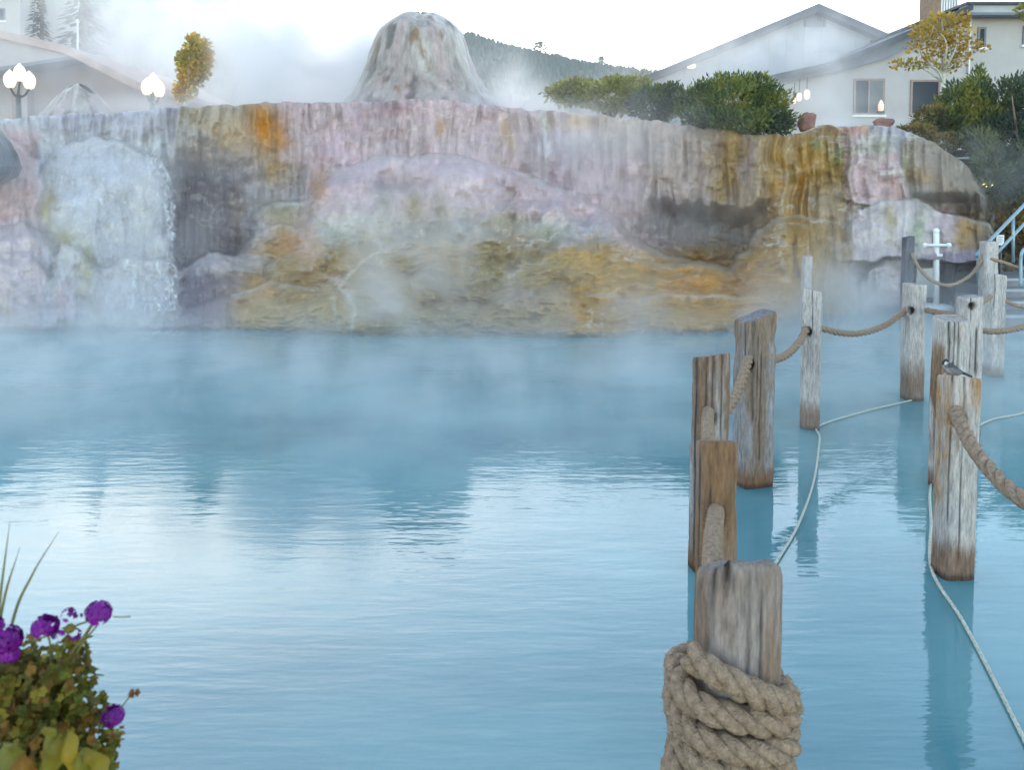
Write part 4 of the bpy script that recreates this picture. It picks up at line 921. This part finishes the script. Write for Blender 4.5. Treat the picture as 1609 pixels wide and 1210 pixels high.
# ================================================================== STEPS, RAILS, CROSS
b0 = G(1470, 485); dX = b0[1]
t = thing('white_cross', 'white cross of slim pipes with knobbed ends on a round base', 'cross', b0)
m = MB(); m.tube([P(1471, 484, dX), P(1471, 366, dX)], .05, 12); m.build('upright', M_WHITE, t, smooth=True)
m = MB(); m.tube([P(1453, 385, dX-.07), P(1491, 385, dX-.07)], .026, 10); m.build('crossbar', M_WHITE, t, smooth=True)
for x, y, r_ in [(1471,363,.055),(1453,385,.045),(1491,385,.045),(1478,401,.035)]:
    a = P(x, y, dX-(.07 if y == 385 else 0)); m = MB(); m.lathe([(r_*math.sin(q), -r_*math.cos(q)) for q in np.linspace(.15, 3.0, 8)], a, 12); m.build('knob', M_WHITE, t, smooth=True)
m = MB(); m.tube([P(1471, 402, dX-.04), P(1478, 401, dX-.04)], .022, 8); m.build('peg', M_WHITE, t, smooth=True)
m = MB(); a = G(1470, 485); m.lathe([(.30,-.3),(.30,.03),(.26,.07),(.10,.09)], a, 24); m.build('base', M_WHITE, t, smooth=True)
d = 15.3; t = thing('pale_plinth', 'pale tapered plinth standing behind the white cross', 'plinth', P(1456, 482, d))
m = MB(); pw = poly([(1436,500),(1479,500),(1472,424),(1441,424)], d); m.prism(pw, d, d+.5); m.build('body', M_WHITE, t)
a, b_ = P(1439, 424, d), P(1474, 421, d); m = MB(); m.box((a[0], d-.04, a[2]), (b_[0], d+.54, b_[2])); m.build('cap', M_WHITE, t)
# handrail
t = thing('handrail', 'sloping pale blue double handrail beside the steps', 'handrail', P(1593, 410, 13.8))
m = MB(); m.tube(crom([P(1537,400,13.6),P(1540,394,13.6),P(1609,322,14.1),P(1660,268,14.5)], 8), .03, 10); m.build('top_rail', M_RAIL, t, smooth=True)
m = MB(); m.tube([P(1538,428,13.6),P(1609,352,14.1),P(1660,298,14.5)], .028, 10); m.build('lower_rail', M_RAIL, t, smooth=True)
for x, y0, y1, dd in [(1592,338,412,13.97),(1537,398,450,13.6),(1655,275,360,14.45)]:
    m = MB(); m.tube([P(x,y0,dd), P(x,y1,dd)], .026, 10); m.build('rail_post', M_RAIL, t, smooth=True)
t = thing('grab_rail', 'short hooped pale blue grab rail at the right edge by the steps', 'grab rail', P(1606, 440, 13.))
m = MB(); m.tube(crom([P(1604,450,13),P(1604,410,13),P(1606,396,13),P(1613,390,13.2),P(1624,396,13.4),P(1626,450,13.4)], 8), .026, 10); m.build('hoop', M_RAIL, t, smooth=True)
t = thing('notice_sign', 'small white notice on a post behind the handrail', 'sign', P(1572, 430, 14.6)); d = 14.6
a, b_ = P(1566, 385, d), P(1578, 369, d); m = MB(); m.box((a[0], d, a[2]), (b_[0], d+.02, b_[2])); m.build('panel', M_SIGNW, t)
m = MB(); m.tube([P(1572,440,d+.04), P(1572,370,d+.04)], .025, 8); m.build('sign_post', M_DARK, t)
m = MB()
for k in range(4):
    z = b_[2]-.035-k*.033; m.box((a[0]+.015, d-.003, z-.006), (b_[0]-.02-.012*(k % 2), d-.0005, z+.006))
m.build('lettering', M_INK, t, kind='stuff')
# pool steps on the right and the dark bank below the plants
M_STEP = plain('wet_concrete', (.17,.17,.19), .5, .25, 3, .3); M_NOSE = plain('pale_nosing', (.33,.39,.43), .6, .1, 6, .1)
t = thing('pool_steps', 'dark wet concrete steps with pale edges going down into the pond', 'steps', P(1620, 480, 13.2))
for k, (y, dd) in enumerate([(438,14.0),(455,13.6),(474,13.1),(496,12.5)]):
    a, b_ = P(1562, y, dd), P(1760, y, dd); z = max(.03, a[2]); m = MB(); m.box((a[0], dd, -.6), (b_[0], dd+1.2-.02*k, z)); s_ = m.build('step', M_STEP, t)
    m = MB(); m.box((a[0]+.01, dd-.012, z-.035), (b_[0]-.01, dd+.05, z+.006)); m.build('nosing', M_NOSE, s_)

# ================================================================== FLOWERS IN THE CORNER
bx = P(40, 1330, 1.32)
M_GER = M_LEAF
gz = bx[2]-.10
deck = MB(); deck.box((-3, -2.5, .40), (3, 1.75, .55)); deck.build('deck', M_DECK, kind='structure')
pot = thing('flower_pot', 'terracotta pot holding the purple geraniums', 'pot', (bx[0], 1.32, .55))
m = MB(); m.lathe([(.17,.552),(.25,gz-.06),(.265,gz-.055),(.265,gz),(.23,gz),(.22,gz-.04)], (bx[0], 1.32, 0), 28); m.build('body', M_POT, pot, smooth=True)
t = thing('geranium', 'geranium with purple flower heads and olive leaves in the near corner', 'plant', (bx[0], 1.32, gz))
gq = np.random.default_rng(5)
def gl(px, py, rx, ry, d=1.32): return lobe(px, py, d, rx, ry, 80)
lobes_g = [gl(40,1085,70,62),gl(95,1055,42,45),(gl(120,1110,46,46)),gl(40,1150,90,70),gl(130,1180,50,52),gl(60,1225,120,60),gl(-40,1100,80,80),gl(20,1040,40,30),gl(165,1190,18,34),gl(110,1035,22,22)]
# scalloped round leaves, each a shallow ruffled disc
fol = MB()
nL = 3000; wgt = np.array([l[3]*l[5] for l in lobes_g]); pk = gq.choice(len(lobes_g), nL, p=wgt/wgt.sum())
GC = [(.10,.115,.012),(.16,.155,.015),(.20,.16,.02),(.21,.11,.02),(.12,.095,.012)]
for i in range(nL):
    l = lobes_g[pk[i]]; q = gq.normal(size=3); q /= np.linalg.norm(q); rr = gq.random()**.4
    p = np.array(l[:3]) + q*np.array(l[3:])*rr*np.array((1, .8, 1))
    nrm = q*.7 + np.array((0, -.35, .6)) + gq.normal(size=3)*.35; nrm /= np.linalg.norm(nrm)
    u = np.cross(nrm, gq.normal(size=3)); u /= np.linalg.norm(u); w = np.cross(nrm, u); s_ = gq.uniform(.005, .0115)
    v = [p]; 
    for k in range(10):
        a = 2*math.pi*k/10; r_ = s_*(1.0 if k % 2 else .78)*(.55 if k == 0 else 1); v.append(p + r_*(math.cos(a)*u+math.sin(a)*w) + nrm*s_*(.22+.18*math.sin(3*a)))
    c = np.array(GC[gq.integers(0, 5)])*gq.uniform(.6, 1.35)
    fol.add(v, [(0, k+1, (k+1) % 10+1) for k in range(10)], c)
fol.build('foliage', M_LEAF, t, smooth=False)
def head(px, py, rpx, d, nfl=34, flat=.8):
    ctr = P(px, py, d); R_ = rpx*d/F; m = MB()
    for i in range(nfl):
        q = gq.normal(size=3); q[2] = q[2]*.8+.25; q /= np.linalg.norm(q); p = ctr + q*R_*np.array((1, 1, flat))*gq.uniform(.55, .85)
        u = np.cross(q, gq.normal(size=3)); u /= np.linalg.norm(u); w = np.cross(q, u); s_ = R_*.46*gq.uniform(.8, 1.15)
        g = gq.uniform(.7, 1.25); c = np.array((.19, .003, .25))*g
        for k in range(5):
            a = 2*math.pi*k/5 + i; e1 = math.cos(a)*u+math.sin(a)*w; e2 = -math.sin(a)*u+math.cos(a)*w
            m.add([p, p+e1*s_*.5+e2*s_*.36+q*s_*.2, p+e1*s_+e2*s_*.26+q*s_*.08, p+e1*s_*.92-e2*s_*.22+q*s_*.12, p+e1*s_*.5-e2*s_*.36+q*s_*.22], [(0,1,2,3,4)], c)
    m.build('flower_head', M_PETAL, t)
def stalk(pts, d, r=.0016, mat=None):
    m = MB(); m.tube(crom([P(x, y, d) for x, y in pts], 6), r, 6); m.build('flower_stalk', mat or plain('stalk_green', (.12,.13,.04), .7, .2, 40), t, smooth=True)
M_STALK = plain('stalk_green', (.13,.13,.045), .7, .2, 40)
for hx, hy, hr, sx, sy in [(154,964,23,112,1040),(71,985,22,80,1045),(10,1006,26,20,1060),(-14,985,22,-10,1050),(178,1126,20,150,1150),(14,1028,18,20,1060)]:
    head(hx, hy, hr, 1.30); stalk([(hx, hy+4), ((hx+sx)/2+3, (hy+sy)/2-4), (sx, sy)], 1.31, mat=M_STALK)
for hx, hy, hr, k in [(108,966,11,7),(122,970,7,4),(100,994,10,6),(118,998,10,8),(88,998,9,5)]: head(hx, hy, hr*1.25, 1.305, k)
stalk([(146,978),(128,1005),(110,1030)], 1.30, mat=M_STALK); stalk([(152,984),(130,1012),(112,1042)], 1.31, mat=M_STALK); stalk([(140,976),(118,984),(100,992),(40,1010)], 1.32, mat=M_STALK)
stalk([(208,1090),(194,1108),(186,1124)], 1.30, .0012, M_STALK); stalk([(178,970),(192,970),(205,969)], 1.30, .0010, M_STALK); stalk([(108,985),(104,1005),(96,1040)], 1.31, .0013, M_STALK)
m = MB(); a = P(211, 1090, 1.30)
for k in range(9):
    an = k*.7; m.add([a, a+np.array((.006*math.cos(an), .006*math.sin(an), .007)), a+np.array((.010*math.cos(an+.3), .010*math.sin(an+.3), -.001)), a+np.array((.004*math.cos(an+.6), .004*math.sin(an+.6), -.006))], [(0,1,2,3)], (.24,.10,.03))
m.build('dry_bud', M_LEAF, t)
for px, py, r_, c in [(110,988,9,(.22,.19,.03)),(106,1004,6,(.16,.09,.02))]:
    m = MB(); a = P(px, py, 1.30); k = r_*1.3/F
    m.lathe([(k*math.sin(q)*(1+.15*math.sin(5*q)), -k*.8*math.cos(q)) for q in np.linspace(.1, 3.04, 8)], a, 10, c); m.build('bud', M_LEAF, t, smooth=True)
# big yellowing leaves low in front
for px, py, w_, h_, rot, c in [(112,1185,15,34,.06,(.29,.21,.02)),(82,1190,17,40,-.35,(.20,.17,.02)),(152,1200,17,30,.4,(.23,.18,.02)),(40,1206,22,22,-.9,(.27,.13,.02)),(78,1160,10,24,.2,(.20,.18,.03)),(132,1205,12,26,.2,(.24,.22,.03)),(15,1190,20,30,-.4,(.17,.16,.03))]:
    d = 1.16; ctr = P(px, py, d); k = d/F; rows, colsn = 9, 5; v = []
    for i in range(rows):
        s_ = i/(rows-1)*2-1; hwid = w_*math.sqrt(max(0, 1-abs(s_)**2.4))*(1+.06*math.sin(9*s_))
        for j in range(colsn):
            q = j/(colsn-1)*2-1; X, Z = q*hwid, -s_*h_; Xr, Zr = X*math.cos(rot)-Z*math.sin(rot), X*math.sin(rot)+Z*math.cos(rot)
            v.append(ctr + np.array((Xr*k, -.012*(1-q*q)+.006*math.sin(4*s_+px), Zr*k)))
    f = [(i*colsn+j, i*colsn+j+1, (i+1)*colsn+j+1, (i+1)*colsn+j) for i in range(rows-1) for j in range(colsn-1)]
    obj('leaf', mesh('leaf', v, f, M_LEAF, True, np.tile(np.array(c), (len(v), 1))), t)
t = thing('spike_grass', 'thin upright grass blades rising behind the purple geranium', 'grass', (bx[0], 1.36, gz))
for pts in [[(-25,1200),(-2,960),(16,818)], [(-30,1200),(2,965),(31,860)], [(-20,1200),(18,985),(50,905),(92,836)]]:
    c_ = crom([P(x, y, 1.36 if i else 1.30) for i, (x, y) in enumerate(pts)], 14); n_ = len(c_); v = []; w_ = np.interp(np.linspace(0, 1, n_), [0,.6,1], [.0035,.0026,.0003])
    for p, q in zip(c_, w_): v += [p+(-q, 0, 0), p+(0, -q*.5, q*.2), p+(q, 0, 0)]
    f = [(3*i+j, 3*i+j+1, 3*i+j+4, 3*i+j+3) for i in range(n_-1) for j in range(2)]
    obj('blade', mesh('blade', v, f, M_LEAF, True, np.tile(np.array((.17,.17,.07)), (len(v), 1))), t)

# ================================================================== AIR AND STEAM
def vol_mat(name, color, density, attr=None, aniso=.0):
    m = bpy.data.materials.new(name); m.use_nodes = True; t = m.node_tree; t.nodes.clear()
    v = t.nodes.new('ShaderNodeVolumePrincipled'); o = t.nodes.new('ShaderNodeOutputMaterial')
    v.inputs['Color'].default_value = (*color, 1); v.inputs['Density'].default_value = density; v.inputs['Anisotropy'].default_value = aniso
    v.inputs['Density Attribute'].default_value = attr or ''
    t.links.new(v.outputs[0], o.inputs['Volume']); return m
HAZE = MB(); HAZE.box((-850, -340, -1.9), (850, 860, 135)); hz_o = HAZE.build('haze', vol_mat('haze_air', (.88,.93,1), .0004), kind='stuff'); hz_o['label'] = 'thin cool morning air over the whole place'

M_STEAM = vol_mat('steam', (.99,.99,1.0), 1.0, 'density', .6)
def steam(name, label, lo, hi, res, blobs, layer=None, nscale=.55, gain=1.0, lo_hi=(.43,.62), stretch=(1, 1, .8), warp=(0,0,0), detail=4.0):
    ng = bpy.data.node_groups.new(name, 'GeometryNodeTree')
    ng.interface.new_socket('Geometry', in_out='OUTPUT', socket_type='NodeSocketGeometry')
    L = ng.links.new
    def nd(t_, **k):
        n = ng.nodes.new(t_)
        for a, v in k.items(): setattr(n, a, v)
        return n
    def mth(op, a, b=None, c=None):
        n = nd('ShaderNodeMath', operation=op)
        for i, x in enumerate((a, b, c)):
            if x is None: continue
            if isinstance(x, (int, float)): n.inputs[i].default_value = x
            else: L(x, n.inputs[i])
        return n.outputs[0]
    def vm(op, a, b):
        n = nd('ShaderNodeVectorMath', operation=op)
        for i, x in enumerate((a, b)):
            if isinstance(x, tuple): n.inputs[i].default_value = x
            else: L(x, n.inputs[i])
        return n
    pos = nd('GeometryNodeInputPosition').outputs[0]
    tot = None
    for c_, r_, amp in blobs:
        q = vm('SUBTRACT', pos, tuple(float(x) for x in c_)).outputs[0]
        q = vm('MULTIPLY', q, tuple(1/float(x) for x in r_)).outputs[0]
        q2 = vm('DOT_PRODUCT', q, q).outputs['Value']
        g = mth('MULTIPLY', mth('POWER', 2.71828, mth('MULTIPLY', q2, -1.0)), amp)
        tot = g if tot is None else mth('ADD', tot, g)
    if layer:
        amp, hgt, y0, y1, fade = layer
        sx = nd('ShaderNodeSeparateXYZ'); L(pos, sx.inputs[0])
        ez = mth('POWER', 2.71828, mth('MULTIPLY', mth('MAXIMUM', sx.outputs[2], 0.0), -1/hgt))
        mr1 = nd('ShaderNodeMapRange', interpolation_type='SMOOTHSTEP'); L(sx.outputs[1], mr1.inputs['Value']); mr1.inputs['From Min'].default_value = y0; mr1.inputs['From Max'].default_value = y0+fade
        mr2 = nd('ShaderNodeMapRange', interpolation_type='SMOOTHSTEP'); L(sx.outputs[1], mr2.inputs['Value']); mr2.inputs['From Min'].default_value = y1; mr2.inputs['From Max'].default_value = y1-1.5
        g = mth('MULTIPLY', mth('MULTIPLY', ez, amp), mth('MULTIPLY', mr1.outputs[0], mr2.outputs[0]))
        tot = g if tot is None else mth('ADD', tot, g)
    sc = vm('MULTIPLY', pos, tuple(stretch)).outputs[0]
    nz = nd('ShaderNodeTexNoise'); nz.inputs['Scale'].default_value = nscale; nz.inputs['Detail'].default_value = detail; nz.inputs['Roughness'].default_value = .55; nz.inputs['Distortion'].default_value = .6
    L(sc, nz.inputs['Vector'])
    mr = nd('ShaderNodeMapRange', interpolation_type='SMOOTHSTEP'); L(nz.outputs[0], mr.inputs['Value'])
    mr.inputs['From Min'].default_value, mr.inputs['From Max'].default_value = lo_hi; mr.inputs['To Min'].default_value = .12; mr.inputs['To Max'].default_value = 1.25
    dens = mth('MULTIPLY', mth('MULTIPLY', tot, mr.outputs[0]), gain)
    dens = mth('MAXIMUM', mth('SUBTRACT', dens, .006), 0.0)
    vc = nd('GeometryNodeVolumeCube'); L(dens, vc.inputs['Density'])
    vc.inputs['Min'].default_value = lo; vc.inputs['Max'].default_value = hi
    for a, v in zip(('X', 'Y', 'Z'), res): vc.inputs['Resolution '+a].default_value = v
    sm = nd('GeometryNodeSetMaterial'); sm.inputs['Material'].default_value = M_STEAM
    go = nd('NodeGroupOutput'); L(vc.outputs[0], sm.inputs[0]); L(sm.outputs[0], go.inputs[0])
    vd = bpy.data.volumes.new(name); o = bpy.data.objects.new(name, vd); COL.objects.link(o)
    vd.materials.append(M_STEAM)
    md = o.modifiers.new('steam', 'NODES'); md.node_group = ng
    o['kind'] = 'stuff'; o['label'] = label
    return o
def B(px, py, d, rx, ry, rz, amp): return (P(px, py, d), (rx, ry, rz), amp)
steam('steam', 'pale steam drifting low over the pond and up the terrace', (-13, 4.5, 0.0), (13, 17.5, 5.0), (200, 100, 50),
      [B(650,470,12.2,1.6,.9,1.3,.30), B(760,500,12.0,1.6,.9,.6,.22), B(950,270,15.2,1.8,.7,1.0,.36), B(1130,345,14.8,.9,.5,.5,.25), B(60,470,11.8,1.8,.8,1.2,.26), B(30,240,13.5,1.2,.7,.8,.18),
       B(1320,430,13.2,1.0,.7,.8,.22), B(1240,480,12.4,1.2,.8,.6,.25), B(330,260,15.2,1.2,.6,.7,.16), B(230,380,13.0,1.0,.6,1.0,.12), B(560,270,15.0,1.5,.6,.5,.25), B(720,300,14.2,1.6,.6,.8,.16), B(880,230,16.0,1.6,.5,.6,.22), B(430,330,14.6,1.2,.5,.8,.12), B(180,330,13.6,1.6,.6,1.0,.14), B(1510,275,14.8,1.0,.6,.6,.30), B(860,500,12,2.5,.8,.4,.15), B(610,520,11.6,.55,.5,.8,.34), B(700,440,12.3,.6,.5,1.1,.30), B(1010,470,12.6,.7,.5,.7,.28), B(1340,470,13.2,.8,.6,.9,.30), B(1480,470,13.6,.8,.5,.5,.12), B(90,560,10.5,.7,.6,.6,.30), B(330,600,9.6,.7,.6,.5,.26), B(520,610,9.4,.6,.6,.55,.30), B(800,620,9.2,.8,.6,.5,.26), B(980,600,9.6,.5,.6,.6,.24), B(1340,590,9.9,.7,.6,.6,.22)],
      layer=(.30, .34, 5.0, 13.3, 3.6), nscale=1.25, gain=1.9, lo_hi=(.46, .58))
steam('steam', 'thick white steam rolling behind the terrace lip and mineral cone', (-17, 16.8, 2.9), (15, 35, 9.4), (210, 110, 60),
      [B(460,60,21.5,2.4,1.8,1.6,.35), B(430,85,21.5,2.0,1.6,1.4,.4), B(500,130,20.5,1.9,1.2,1.2,.7), B(368,105,19.7,.7,.5,1.2,.45), B(120,30,31,4.5,1.2,2.6,.10), B(330,30,32,4,1.5,3,.3), B(1260,95,32,4.5,1.6,1.6,.20), B(560,150,19.6,.9,.7,.5,.5), B(775,145,19.4,1.0,.8,.6,.2), B(660,158,18.3,2.6,.5,.2,.35), B(215,45,24.5,2.4,1.8,1.6,.22), B(30,80,24,3.,1.5,2.0,.14), B(560,90,21.5,1.2,1.5,1.2,.5),
       B(800,130,20,1.1,.9,.8,.2), B(900,160,20,1.6,1.,.35,.35), B(1050,150,19.5,1.4,.8,.6,.12), B(1290,165,22,1.4,1.5,.5,.25), B(1340,195,20,1.6,1.2,.2,.3), B(1150,100,25,3.,2.0,1.2,.10), B(1300,80,25.5,1.8,1.6,1.0,.16), B(240,170,19.5,2.5,1.0,.22,.25), B(420,160,18.6,2.5,.8,.22,.5), B(820,170,18.2,1.6,.6,.15,.5), B(1580,220,18,.9,.8,1.0,.15), B(120,150,22,2.5,1,.8,.05)],
      nscale=.6, gain=1.8)
